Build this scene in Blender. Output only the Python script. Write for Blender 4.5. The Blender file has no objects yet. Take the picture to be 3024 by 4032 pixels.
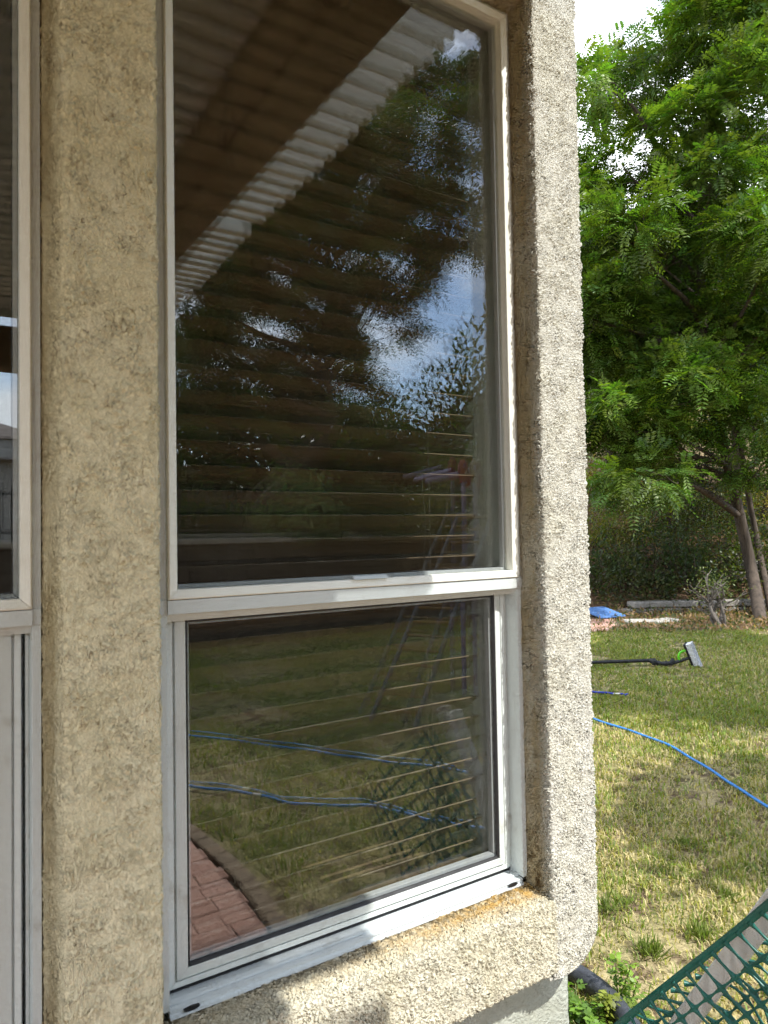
import bpy, math, random
import numpy as np
from mathutils import Vector, Matrix, Euler
random.seed(7); rng = np.random.default_rng(7)
scene = bpy.context.scene
col = scene.collection

# ------------------------------------------------------------------ camera
YAW, PITCH, ROLL, FPX = 32.5, 1.70, -0.977, 2750.0
CAM = np.array([0.0, -1.1, 1.5])
def cam_axes():
    y, p, r = map(math.radians, (YAW, PITCH, ROLL))
    fw = np.array([math.sin(y)*math.cos(p), math.cos(y)*math.cos(p), math.sin(p)])
    rt = np.array([math.cos(y), -math.sin(y), 0.0]); up = np.cross(rt, fw)
    return fw, rt*math.cos(r)+up*math.sin(r), -rt*math.sin(r)+up*math.cos(r)
FW, RT, UP = cam_axes()
cd = bpy.data.cameras.new('camera'); cam = bpy.data.objects.new('camera', cd); col.objects.link(cam)
cd.sensor_fit = 'VERTICAL'; cd.sensor_height = 24.0; cd.sensor_width = 18.0
cd.lens = 24.0*FPX/4032.0; cd.clip_start = 0.02; cd.clip_end = 800
cam.matrix_world = Matrix(((RT[0], UP[0], -FW[0], CAM[0]), (RT[1], UP[1], -FW[1], CAM[1]), (RT[2], UP[2], -FW[2], CAM[2]), (0, 0, 0, 1)))
scene.camera = cam
def ray(u, v): return FW + RT*(u-1512)/FPX + UP*(2016-v)/FPX      # photo pixel -> direction
def gnd(u, v, z=0.0):
    r = ray(u, v); return CAM + r*(z-CAM[2])/r[2]
def at(u, v, D): return CAM + ray(u, v)*D

# ------------------------------------------------------------------ sky, sun, exposure
SUN = np.array([0.20, -0.69, 1.0]); SUN /= np.linalg.norm(SUN)
EL = math.asin(SUN[2]); AZ = math.atan2(SUN[0], SUN[1])
w = bpy.data.worlds.new('World'); scene.world = w; w.use_nodes = True
nt = w.node_tree; nt.nodes.clear()
out = nt.nodes.new('ShaderNodeOutputWorld'); bg = nt.nodes.new('ShaderNodeBackground')
sky = nt.nodes.new('ShaderNodeTexSky'); sky.sky_type = 'NISHITA'; sky.sun_disc = False
sky.sun_elevation = EL; sky.sun_rotation = AZ; sky.air_density = 1.0; sky.dust_density = 0.5; sky.ozone_density = 2.5
tc = nt.nodes.new('ShaderNodeTexCoord'); mp = nt.nodes.new('ShaderNodeMapping'); mp.inputs['Scale'].default_value = (1.0, 1.0, 2.2); mp.inputs['Location'].default_value = (-1.73, 4.89, -3.12)
nz = nt.nodes.new('ShaderNodeTexNoise'); nz.inputs['Scale'].default_value = 2.3; nz.inputs['Detail'].default_value = 7; nz.inputs['Roughness'].default_value = 0.58
rp = nt.nodes.new('ShaderNodeValToRGB'); rp.color_ramp.elements[0].position = 0.40; rp.color_ramp.elements[1].position = 0.58
mx = nt.nodes.new('ShaderNodeMix'); mx.data_type = 'RGBA'; mx.inputs['B'].default_value = (8.0, 8.3, 8.8, 1)
nt.links.new(tc.outputs['Generated'], mp.inputs['Vector']); nt.links.new(mp.outputs['Vector'], nz.inputs['Vector'])
nt.links.new(nz.outputs['Fac'], rp.inputs['Fac']); nt.links.new(rp.outputs['Color'], mx.inputs['Factor'])
nt.links.new(sky.outputs['Color'], mx.inputs['A']); nt.links.new(mx.outputs['Result'], bg.inputs['Color'])
bg.inputs['Strength'].default_value = 0.15
nt.links.new(bg.outputs['Background'], out.inputs['Surface'])
sl = bpy.data.lights.new('sun', 'SUN'); sl.energy = 2.5; sl.angle = math.radians(0.53); sl.color = (1.0, 0.98, 0.94)
so = bpy.data.objects.new('sun', sl); col.objects.link(so)
so.rotation_euler = Vector(-SUN).to_track_quat('-Z', 'Y').to_euler(); so.location = (3, -12, 18)
vs = scene.view_settings
vs.view_transform = 'Standard'; vs.look = 'None'; vs.gamma = 1.0; vs.use_curve_mapping = False; vs.exposure = 1.4
cy = scene.cycles
cy.max_bounces = 10; cy.diffuse_bounces = 4; cy.glossy_bounces = 5; cy.transmission_bounces = 6; cy.transparent_max_bounces = 24
cy.sample_clamp_indirect = 6.0; cy.caustics_reflective = False; cy.caustics_refractive = False
cy.use_denoising = True; cy.denoising_input_passes = 'RGB'

# ------------------------------------------------------------------ helpers: things
def link(o): col.objects.link(o); return o
def empty(name, loc=(0, 0, 0), label=None, cat=None, group=None):
    o = bpy.data.objects.new(name, None); o.location = loc; o.empty_display_size = 0.1; link(o)
    return tag(o, label, cat, group)
def tag(o, label=None, cat=None, group=None, kind=None):
    if label: o['label'] = label
    if cat: o['category'] = cat
    if group: o['group'] = group
    if kind: o['kind'] = kind
    return o
def put(o, parent):
    if parent is not None:
        o.parent = parent
        L = Vector((0, 0, 0)); q = parent
        while q is not None: L += q.location; q = q.parent
        o.location = o.location - L
    return o
def mesh(name, V, F, mat=None, parent=None, smooth=False, colors=None):
    V = np.asarray(V, dtype=np.float32).reshape(-1, 3); F = np.asarray(F, dtype=np.int32)
    me = bpy.data.meshes.new(name); k = F.shape[1]
    me.vertices.add(len(V)); me.vertices.foreach_set('co', V.ravel())
    me.loops.add(F.size); me.loops.foreach_set('vertex_index', F.ravel())
    me.polygons.add(len(F)); me.polygons.foreach_set('loop_start', np.arange(0, F.size, k, dtype=np.int32))
    me.polygons.foreach_set('loop_total', np.full(len(F), k, dtype=np.int32))
    if smooth: me.polygons.foreach_set('use_smooth', np.ones(len(F), dtype=bool))
    me.update(calc_edges=True)
    if colors is not None:
        ca = me.color_attributes.new('tint', 'FLOAT_COLOR', 'POINT')
        c = np.ones((len(V), 4), dtype=np.float32); c[:, :3] = colors; ca.data.foreach_set('color', c.ravel())
    if mat: me.materials.append(mat)
    o = bpy.data.objects.new(name, me); link(o)
    return put(o, parent)
def poly(name, V, F, mat=None, parent=None, smooth=False):
    me = bpy.data.meshes.new(name); me.from_pydata([tuple(map(float, v)) for v in V], [], [tuple(f) for f in F]); me.update()
    if smooth:
        for p in me.polygons: p.use_smooth = True
    if mat: me.materials.append(mat)
    o = bpy.data.objects.new(name, me); link(o); return put(o, parent)
BF = [(0, 3, 2, 1), (4, 5, 6, 7), (0, 1, 5, 4), (1, 2, 6, 5), (2, 3, 7, 6), (3, 0, 4, 7)]
def boxv(x0, x1, y0, y1, z0, z1): return [(x0, y0, z0), (x1, y0, z0), (x1, y1, z0), (x0, y1, z0), (x0, y0, z1), (x1, y0, z1), (x1, y1, z1), (x0, y1, z1)]
def bevel(o, w, seg=1):
    m = o.modifiers.new('bevel', 'BEVEL'); m.width = w; m.segments = seg; m.limit_method = 'ANGLE'; return o
def box(name, x0, x1, y0, y1, z0, z1, mat, parent=None, bv=0):
    o = poly(name, boxv(x0, x1, y0, y1, z0, z1), BF, mat, parent)
    if bv: bevel(o, bv)
    return o
def extrude(name, prof, axis, a, b, mat, parent=None):
    """closed profile; axis 'X': prof=(y,z), 'Z': prof=(x,y), 'Y': prof=(x,z)"""
    def P(p, t): return {'X': (t, p[0], p[1]), 'Y': (p[0], t, p[1]), 'Z': (p[0], p[1], t)}[axis]
    n = len(prof); V = [P(p, a) for p in prof]+[P(p, b) for p in prof]
    F = [(i, (i+1) % n, n+(i+1) % n, n+i) for i in range(n)]+[tuple(range(n))[::-1], tuple(range(n, 2*n))]
    o = poly(name, V, F, mat, parent)
    import bmesh
    bm = bmesh.new(); bm.from_mesh(o.data); bmesh.ops.recalc_face_normals(bm, faces=bm.faces); bm.to_mesh(o.data); bm.free()
    return o
def tube_arrays(pts, rad, n=8, cap=True):
    pts = np.asarray(pts, float); m = len(pts); rad = np.broadcast_to(np.asarray(rad, float), (m,))
    T = np.gradient(pts, axis=0); T /= np.linalg.norm(T, axis=1)[:, None]+1e-12
    ref = np.array([0, 0, 1.0]) if abs(T[0, 2]) < 0.9 else np.array([1.0, 0, 0])
    N = np.zeros_like(T); a = np.cross(T[0], ref); a /= np.linalg.norm(a); N[0] = a
    for i in range(1, m):
        a = N[i-1]-T[i]*(N[i-1]@T[i]); N[i] = a/(np.linalg.norm(a)+1e-12)
    B = np.cross(T, N); ang = np.linspace(0, 2*math.pi, n, endpoint=False)
    V = pts[:, None]+rad[:, None, None]*(N[:, None]*np.cos(ang)[None, :, None]+B[:, None]*np.sin(ang)[None, :, None])
    i = np.arange(m-1)[:, None]*n; j = np.arange(n)[None]
    F = np.stack([i+j, i+(j+1) % n, i+n+(j+1) % n, i+n+j], -1).reshape(-1, 4)
    V = V.reshape(-1, 3)
    if cap:
        V = np.vstack([V, pts[:1], pts[-1:]]); c0 = m*n; jj = np.arange(n); L = (m-1)*n
        F = np.vstack([F, np.stack([np.full(n, c0), (jj+1) % n, jj, np.full(n, c0)], -1)[:, [0, 1, 2, 2]], np.stack([np.full(n, c0+1), L+jj, L+(jj+1) % n], -1)[:, [0, 1, 2, 2]]])
        F = fix_tri(F)
    return V, F
def fix_tri(F): return F
def tubes(name, chains, mat, parent=None, n=8, smooth=True):
    Vs, Fs, o = [], [], 0
    for pts, rad in chains:
        V, F = tube_arrays(pts, rad, n, cap=False); Vs.append(V); Fs.append(F+o); o += len(V)
        # end caps as quads fans are skipped on purpose: ends are tucked into neighbours or tapered
    return mesh(name, np.vstack(Vs), np.vstack(Fs), mat, parent, smooth)
def spline(P, k=12):
    P = np.asarray(P, float); n = len(P); o = []
    Q = np.vstack([2*P[0]-P[1], P, 2*P[-1]-P[-2]])
    for i in range(n-1):
        p0, p1, p2, p3 = Q[i:i+4]
        for t in np.linspace(0, 1, k, endpoint=False):
            o.append(.5*((2*p1)+(-p0+p2)*t+(2*p0-5*p1+4*p2-p3)*t*t+(-p0+3*p1-3*p2+p3)*t**3))
    o.append(P[-1]); return np.array(o)

# ------------------------------------------------------------------ helpers: materials
class NT:
    def __init__(s, name):
        s.m = bpy.data.materials.new(name); s.m.use_nodes = True; s.t = s.m.node_tree
        s.b = s.t.nodes['Principled BSDF']; s.o = s.t.nodes['Material Output']
        s.tc = s.n('ShaderNodeTexCoord')
    def n(s, t, **k):
        x = s.t.nodes.new(t)
        for a, v in k.items(): setattr(x, a, v)
        return x
    def l(s, a, b): s.t.links.new(a, b)
    def noise(s, scale, detail=3, rough=.55, stretch=None, src=None):
        x = s.n('ShaderNodeTexNoise'); x.inputs['Scale'].default_value = scale; x.inputs['Detail'].default_value = detail; x.inputs['Roughness'].default_value = rough
        v = src or s.tc.outputs['Object']
        if stretch:
            m = s.n('ShaderNodeMapping'); m.inputs['Scale'].default_value = stretch; s.l(v, m.inputs['Vector']); v = m.outputs['Vector']
        s.l(v, x.inputs['Vector']); return x.outputs['Fac']
    def vor(s, scale, feature='F1', stretch=None):
        x = s.n('ShaderNodeTexVoronoi', feature=feature); x.inputs['Scale'].default_value = scale
        v = s.tc.outputs['Object']
        if stretch:
            m = s.n('ShaderNodeMapping'); m.inputs['Scale'].default_value = stretch; s.l(v, m.inputs['Vector']); v = m.outputs['Vector']
        s.l(v, x.inputs['Vector']); return x.outputs['Distance']
    def ramp(s, f, a, b, c0=0., c1=1.):
        x = s.n('ShaderNodeMapRange'); x.interpolation_type = 'SMOOTHSTEP'
        for i, v in zip(('From Min', 'From Max', 'To Min', 'To Max'), (a, b, c0, c1)): x.inputs[i].default_value = v
        s.l(f, x.inputs['Value']); return x.outputs['Result']
    def mix(s, f, a, b, mode='MIX'):
        x = s.n('ShaderNodeMix', data_type='RGBA', blend_type=mode)
        if isinstance(f, (int, float)): x.inputs['Factor'].default_value = f
        else: s.l(f, x.inputs['Factor'])
        for i, v in (('A', a), ('B', b)):
            if isinstance(v, tuple): x.inputs[i].default_value = v+(1,)
            else: s.l(v, x.inputs[i])
        return x.outputs['Result']
    def math(s, op, a, b=None):
        x = s.n('ShaderNodeMath', operation=op)
        for i, v in enumerate((a, b)):
            if v is None: continue
            if isinstance(v, (int, float)): x.inputs[i].default_value = v
            else: s.l(v, x.inputs[i])
        return x.outputs[0]
    def color(s, c):
        if isinstance(c, tuple): s.b.inputs['Base Color'].default_value = c+(1,)
        else: s.l(c, s.b.inputs['Base Color'])
    def rough(s, v, spec=.5):
        if isinstance(v, (int, float)): s.b.inputs['Roughness'].default_value = v
        else: s.l(v, s.b.inputs['Roughness'])
        s.b.inputs['Specular IOR Level'].default_value = spec
    def bump(s, h, strength=.5, dist=.01):
        x = s.n('ShaderNodeBump'); x.inputs['Strength'].default_value = strength; x.inputs['Distance'].default_value = dist
        s.l(h, x.inputs['Height']); s.l(x.outputs['Normal'], s.b.inputs['Normal'])
    def displace(s, h, scale, mid=.5):
        x = s.n('ShaderNodeDisplacement'); x.inputs['Scale'].default_value = scale; x.inputs['Midlevel'].default_value = mid
        s.l(h, x.inputs['Height']); s.l(x.outputs['Displacement'], s.o.inputs['Displacement'])
        s.m.displacement_method = 'BOTH'

def mat_stucco(name, base, dirt, dirt_amt, gran, scale, amp, streak=False, stain=None):
    k = NT(name)
    patch = k.noise(9, 4, .6)
    fine = k.noise(scale*.9, 3, .6, (1, 1, .55) if streak else None)
    blot = k.noise(34, 4, .65)
    v = k.ramp(k.noise(scale*.55, 3, .7), .36, .62)
    c = k.mix(k.math('MULTIPLY', v, .40), base, tuple(x*.74 for x in base))
    c = k.mix(k.math('MULTIPLY', k.ramp(patch, .40, .68), .55), c, tuple(np.array(base)*np.array((.86, .84, .76))))
    d = k.math('MULTIPLY', k.ramp(fine, .56, .70), k.ramp(blot, .40, .66))
    c = k.mix(k.math('MULTIPLY', d, dirt_amt), c, dirt)
    if stain: c = stain(k, c)
    k.color(c); k.rough(.93, .15)
    h1 = k.ramp(k.noise(scale, 4 if streak else 3, .72 if streak else .6, (1, 1, .55) if streak else None), .41 if streak else .42, .60 if streak else .58)
    h2 = k.noise(28, 4, .6)
    lump = k.ramp(h2, .44, .60)
    amp_mod = k.math('ADD', k.math('MULTIPLY', lump, gran), 1.0-gran)
    h = k.math('ADD', k.math('MULTIPLY', h1, amp_mod), k.math('MULTIPLY', h2, .5))
    k.displace(h, amp, .6)
    return k.m
def sill_stain(k, c):
    # ochre lichen along the window joint: strongest close to the frame and at the right-hand inside corner
    s = k.n('ShaderNodeSeparateXYZ'); k.l(k.tc.outputs['Object'], s.inputs[0])
    yy = k.ramp(s.outputs['Y'], -.085, -.02); xx = k.ramp(s.outputs['X'], .45, 1.02, .25, 1.0)
    f = k.math('MULTIPLY', k.math('MULTIPLY', yy, xx), k.ramp(k.noise(55, 4, .7), .30, .62, .25, 1.0))
    c = k.mix(f, c, (.50, .31, .085))
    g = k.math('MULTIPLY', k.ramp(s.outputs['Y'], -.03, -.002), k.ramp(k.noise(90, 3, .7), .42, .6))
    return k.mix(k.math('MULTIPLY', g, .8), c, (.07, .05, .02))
def reveal_stain(k, c):
    s = k.n('ShaderNodeSeparateXYZ'); k.l(k.tc.outputs['Object'], s.inputs[0])
    f = k.math('MULTIPLY', k.ramp(s.outputs['Y'], -.070, -.035), k.ramp(k.noise(14, 5, .65, (1, 1, .35)), .34, .62, .35, 1.0))
    c = k.mix(k.math('MULTIPLY', f, .85), c, (.42, .335, .18))
    low = k.math('MULTIPLY', f, k.ramp(s.outputs['Z'], 1.0, .74))
    c = k.mix(k.math('MULTIPLY', low, k.ramp(k.noise(70, 3, .7), .42, .62)), c, (.09, .055, .02))
    return c
M = {}
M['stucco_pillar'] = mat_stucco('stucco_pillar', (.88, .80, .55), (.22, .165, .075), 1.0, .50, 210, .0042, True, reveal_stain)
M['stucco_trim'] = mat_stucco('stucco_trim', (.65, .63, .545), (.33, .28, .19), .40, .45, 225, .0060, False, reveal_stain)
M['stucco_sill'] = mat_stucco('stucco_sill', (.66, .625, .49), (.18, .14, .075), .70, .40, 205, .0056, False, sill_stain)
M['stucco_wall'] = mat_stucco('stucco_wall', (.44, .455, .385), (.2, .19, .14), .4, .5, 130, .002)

def mat_paint(name, c, rough=.38, dirt=(.30, .28, .22), amt=.25, scale=22):
    k = NT(name)
    d = k.math('MULTIPLY', k.ramp(k.noise(scale, 5, .7), .54, .74), amt)
    st_ = k.math('MULTIPLY', k.ramp(k.noise(1.0, 4, .7, (130, 130, 5)), .58, .72), amt*.7)
    d = k.math('MAXIMUM', d, st_)
    sp = k.math('MULTIPLY', k.ramp(k.noise(420, 2, .5), .68, .74), .6)
    x = k.mix(d, c, dirt); x = k.mix(sp, x, (.2, .17, .12)); k.color(x)
    k.rough(k.ramp(k.noise(60, 3, .6), .3, .7, rough-.08, rough+.12), .45)
    k.bump(k.noise(240, 3, .6), .12, .001); return k.m
M['bead'] = mat_paint('painted_bead', (.84, .84, .755), .42, (.45, .38, .24), .35)
M['frame'] = mat_paint('frame_aluminium', (.61, .655, .64), .40, (.30, .28, .23), .55)
M['sash'] = mat_paint('sash_aluminium', (.66, .70, .67), .38, (.34, .31, .24), .60)
M['sillm'] = mat_paint('sill_aluminium', (.65, .69, .69), .36, (.30, .27, .2), .45)
M['gasket'] = mat_paint('gasket_rubber', (.012, .012, .013), .55, (.05, .045, .04), .3)
M['spacer'] = mat_paint('spacer_bar', (.42, .43, .44), .35, (.2, .2, .2), .3, 300)

def mat_glass(name, r0, tint):
    k = NT(name); t = k.t; t.nodes.remove(k.b)
    lw = k.n('ShaderNodeLayerWeight'); lw.inputs['Blend'].default_value = .5
    f = k.math('POWER', lw.outputs['Facing'], 5.0)
    f = k.math('ADD', k.math('MULTIPLY', f, 1-r0), r0)
    tr = k.n('ShaderNodeBsdfTransparent'); tr.inputs['Color'].default_value = tint+(1,)
    gl = k.n('ShaderNodeBsdfAnisotropic' if False else 'ShaderNodeBsdfGlossy'); gl.inputs['Roughness'].default_value = 0.0
    gl.inputs['Color'].default_value = (.96, .98, 1.0, 1)
    # thin film of dust with water marks
    df = k.n('ShaderNodeBsdfDiffuse'); df.inputs['Color'].default_value = (.5, .5, .48, 1)
    sm = k.n('ShaderNodeMixShader'); k.l(f, sm.inputs[0]); k.l(tr.outputs[0], sm.inputs[1]); k.l(gl.outputs[0], sm.inputs[2])
    dm = k.n('ShaderNodeMixShader')
    dust = k.math('MULTIPLY', k.ramp(k.noise(6, 5, .65), .45, .80), .004)
    k.l(dust, dm.inputs[0]); k.l(sm.outputs[0], dm.inputs[1]); k.l(df.outputs[0], dm.inputs[2])
    k.l(dm.outputs[0], k.o.inputs['Surface']); return k.m
M['pane'] = mat_glass('window_glass', .060, (.95, .96, .95))

def mat_simple(name, c, rough=.6, var=.25, scale=12, spec=.4, bump=0, bscale=80, metal=0):
    k = NT(name); c2 = tuple(x*(1-var) for x in c)
    k.color(k.mix(k.ramp(k.noise(scale, 5, .6), .32, .68), c, c2)); k.rough(rough, spec)
    k.b.inputs['Metallic'].default_value = metal
    if bump: k.bump(k.noise(bscale, 4, .6), bump, .01)
    return k.m
def mat_wood(name, c, c2, axis, rough=.6, gs=60, bump=.3):
    k = NT(name); st = [gs, gs, gs]; st['XYZ'.index(axis)] = gs*.03
    g = k.noise(1.0, 5, .65, tuple(st)); k.color(k.mix(k.ramp(g, .3, .7), c, c2)); k.rough(rough, .35)
    k.bump(g, bump, .002); return k.m
M['slat'] = mat_wood('blind_wood', (.21, .15, .10), (.105, .07, .046), 'X', .34, 140, .25)
M['cord'] = mat_simple('cord', (.07, .055, .04), .8)
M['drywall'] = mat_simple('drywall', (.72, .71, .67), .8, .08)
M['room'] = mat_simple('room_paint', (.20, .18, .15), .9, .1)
M['perg_white'] = mat_simple('lattice_paint', (.80, .80, .78), .6, .25, 9)
def mat_panel():
    k = NT('fibreglass_panel'); c = k.mix(k.ramp(k.noise(5, 5, .6), .35, .65), (.46, .39, .25), (.34, .28, .17)); k.color(c); k.rough(.5, .3)
    tl = k.n('ShaderNodeBsdfTranslucent'); k.l(c, tl.inputs['Color']); ms = k.n('ShaderNodeMixShader'); ms.inputs[0].default_value = .45
    k.l(k.b.outputs[0], ms.inputs[1]); k.l(tl.outputs[0], ms.inputs[2]); k.l(ms.outputs[0], k.o.inputs['Surface']); return k.m
M['board'] = mat_panel()
M['perg_brown'] = mat_wood('rafter_paint', (.20, .145, .09), (.13, .09, .055), 'Y', .65, 40, .3)

def mat_leaf(name, trans=.45, rough=.45, spec=.4):
    k = NT(name); a = k.n('ShaderNodeAttribute'); a.attribute_name = 'tint'
    k.color(a.outputs['Color']); k.rough(rough, spec)
    tl = k.n('ShaderNodeBsdfTranslucent')
    tcx = k.mix(1.0, a.outputs['Color'], (1.35, 1.55, .45), 'MULTIPLY'); k.l(tcx, tl.inputs['Color'])
    ms = k.n('ShaderNodeMixShader'); ms.inputs[0].default_value = trans
    k.l(k.b.outputs[0], ms.inputs[1]); k.l(tl.outputs[0], ms.inputs[2]); k.l(ms.outputs[0], k.o.inputs['Surface']); return k.m
M['leaf'] = mat_leaf('leaf', .34); M['grass'] = mat_leaf('grass_blade', .30, .5, .3)
M['bark'] = mat_wood('bark', (.11, .082, .06), (.045, .034, .025), 'Z', .9, 14, .9)
M['bark_grey'] = mat_wood('bark_grey', (.19, .165, .14), (.08, .068, .056), 'Z', .9, 18, .9)
M['hose'] = mat_simple('hose_blue', (.035, .24, .66), .32, .15, 30)
M['hose_dark'] = mat_simple('hose_navy', (.035, .055, .42), .35, .15, 30)
M['brass'] = mat_simple('fitting_metal', (.7, .68, .62), .3, .2, 40, metal=.9)
M['black_plastic'] = mat_simple('black_plastic', (.022, .023, .026), .42, .3, 30)
M['pipe'] = mat_simple('drain_pipe', (.055, .06, .072), .5, .45, 25, bump=.3, bscale=60)
M['net'] = mat_simple('green_plastic', (.008, .115, .085), .38, .3, 18)
M['stake'] = mat_wood('weathered_wood', (.46, .44, .41), (.27, .25, .225), 'Z', .85, 70, .6)
M['mat_blue'] = mat_simple('foam_blue', (.10, .22, .48), .75, .2, 10, bump=.3, bscale=150)
M['bristle'] = mat_simple('bristle_grey', (.82, .83, .85), .8, .2, 60)
M['lime'] = mat_simple('lime_tube', (.14, .62, .02), .3, .1)
M['stone'] = mat_simple('stone_block', (.34, .31, .27), .9, .4, 9, bump=.9, bscale=40)
M['rock'] = mat_simple('grey_rock', (.30, .27, .23), .95, .45, 6, bump=.9, bscale=25)
M['brick'] = None

# ------------------------------------------------------------------ ground and terrain
def sstep(a, b, x): t = np.clip((x-a)/(b-a), 0, 1); return t*t*(3-2*t)
def fdist(x, y): return FW[0]*x+FW[1]*(y-CAM[1])
def terrain(x, y):
    s = fdist(x, y)
    z = np.maximum(0, s-11.9)*.40*sstep(11.6, 14, s)
    z = np.minimum(z, 16+.02*s)
    z = z + .18*np.sin(x*.9+1)*np.sin(y*.8)*sstep(12, 16, s)
    up = sstep(-8.25, -8.6, y)
    z = z*(1-up)+up*1.42
    z = z+np.minimum(np.maximum(0, -y-26)*.16, 7.5)*sstep(-24, -34, y)*up
    return z
def mat_ground():
    k = NT('lawn_soil')
    n1 = k.noise(1.3, 5, .6); n2 = k.noise(45, 5, .7); n3 = k.noise(7, 5, .6)
    soil = k.mix(k.ramp(n2, .3, .7), (.185, .125, .082), (.075, .05, .033))
    straw = k.mix(k.ramp(n2, .35, .7), (.45, .37, .20), (.24, .195, .10))
    c = k.mix(k.ramp(n3, .40, .56), soil, straw)
    green = k.mix(k.ramp(n2, .3, .7), (.12, .15, .04), (.06, .075, .02))
    c = k.mix(k.math('MULTIPLY', k.ramp(n1, .45, .62), .55), c, green)
    s = k.n('ShaderNodeSeparateXYZ'); k.l(k.tc.outputs['Object'], s.inputs[0])
    d = k.math('ADD', k.math('MULTIPLY', s.outputs['X'], float(FW[0])), k.math('MULTIPLY', k.math('SUBTRACT', s.outputs['Y'], -1.1), float(FW[1])))
    mulch = k.mix(k.ramp(k.noise(60, 4, .7), .35, .68), (.20, .125, .075), (.045, .03, .02))
    c = k.mix(k.ramp(k.math('ADD', d, k.math('MULTIPLY', n1, .8)), 10.2, 10.6), c, mulch)
    dry = k.mix(k.ramp(n3, .36, .6), (.34, .27, .15), (.12, .10, .055))
    c = k.mix(k.ramp(d, 17, 24), c, dry)
    c = k.mix(k.ramp(s.outputs['Y'], -20, -30), c, dry)
    c = k.mix(k.math('MULTIPLY', k.ramp(s.outputs['Y'], -8.2, -8.7), k.ramp(s.outputs['Y'], -30, -20)), c, mulch)
    k.color(c); k.rough(.95, .1); k.bump(k.math('ADD', n2, n3), .7, .02); return k.m
M['ground'] = mat_ground()
def axis_pts(): 
    a = np.concatenate([np.arange(-14, 24, .28), np.array([24.5, 26, 29, 33, 38, 45, 55, 70, 90, 120, 170, 260, 400]), -np.array([14.6, 16, 18, 21, 25, 30, 36, 43, 52, 65, 85, 120, 180, 280, 400])])
    return np.unique(np.round(a, 3))
gx = axis_pts(); gy = np.unique(np.concatenate([axis_pts(), np.arange(-8.7, -8.1, .06)])); GX, GY = np.meshgrid(gx, gy, indexing='ij')
GZ = terrain(GX, GY); nx, ny = GX.shape
ii, jj = np.meshgrid(np.arange(nx-1), np.arange(ny-1), indexing='ij'); b = ii*ny+jj
g = mesh('ground', np.stack([GX, GY, GZ], -1), np.stack([b, b+ny, b+ny+1, b+1], -1).reshape(-1, 4), M['ground'], smooth=True)
tag(g, 'lawn soil of the back yard rising to a hillside', 'ground', kind='structure')

# ------------------------------------------------------------------ house
house = empty('house', (0, 0, 0), 'tan stucco house with two tall white-framed windows', 'house')
FRAME_X = [(.2847, 1.040), (-.6330, .1223)]
ZB, ZT = .763, 2.620
def strip(name, prof, axis, a, b, step, mat, closed=False, smooth=True):
    """a stucco skin: an open profile swept along an axis, finely divided so the rough coat is real relief"""
    P = np.asarray(prof, float); L = np.concatenate([[0], np.cumsum(np.linalg.norm(np.diff(P, axis=0), axis=1))])
    m = max(2, int(L[-1]/step)); t = np.linspace(0, L[-1], m+1); p = np.stack([np.interp(t, L, P[:, 0]), np.interp(t, L, P[:, 1])], -1)
    k = max(1, int(abs(b-a)/step)); s = np.linspace(a, b, k+1)
    A, B = np.meshgrid(np.arange(k+1), np.arange(m+1), indexing='ij'); S = s[A]; Q = p[B]
    if axis == 'Z': V = np.stack([Q[..., 0], Q[..., 1], S], -1)
    else: V = np.stack([S, Q[..., 0], Q[..., 1]], -1)
    i, j = np.meshgrid(np.arange(k), np.arange(m), indexing='ij'); q = i*(m+1)+j
    F = np.stack([q, q+1, q+m+2, q+m+1], -1).reshape(-1, 4)
    return mesh(name, V, F, mat, house, smooth)
def rounded(pts, r, n=6):
    P = [np.asarray(pts[0], float)]
    for i in range(1, len(pts)-1):
        a, b, c = (np.asarray(pts[k], float) for k in (i-1, i, i+1))
        u = (a-b)/np.linalg.norm(a-b); v = (c-b)/np.linalg.norm(c-b)
        for t in np.linspace(0, 1, n): P.append((1-t)**2*(b+u*r)+2*t*(1-t)*b+t*t*(b+v*r))
    P.append(np.asarray(pts[-1], float)); return np.array(P)
FY = -.075
o = strip('stucco_pillar', rounded([(.1223, .004), (.1390, FY), (.268, FY), (.2847, .004)], .006), 'Z', .0, 3.05, .0029, M['stucco_pillar'])
o['label'] = 'shaded stucco pillar between the two windows'
# pieces of the window surround round the right-hand window
o = strip('corner_trim', rounded([(1.040, .004), (1.040, FY), (1.170, FY), (1.172, .055), (1.12, .055)], .005), 'Z', .60, 3.05, .0024, M['stucco_trim'])
o['label'] = 'sunlit rough stucco trim at the house corner'
cc = np.empty(len(o.data.vertices)*3, np.float32); o.data.vertices.foreach_get('co', cc); cc = cc.reshape(-1, 3)
lo_ = cc[:, 2] < .70; lim = 1.075+.10*np.sqrt(np.clip(1-((.70-cc[:, 2])/.10)**2, 0, 1)); cc[:, 0] = np.where(lo_, np.minimum(cc[:, 0], lim), cc[:, 0])
o.data.vertices.foreach_set('co', cc.ravel()); o.data.update()
o = strip('sill_trim', rounded([(.004, .7625), (FY-.001, .7565), (FY-.001, .612), (-.018, .604)], .007), 'X', .262, 1.047, .0021, M['stucco_sill'])
o['label'] = 'stained stucco sill ledge under the window'
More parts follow.
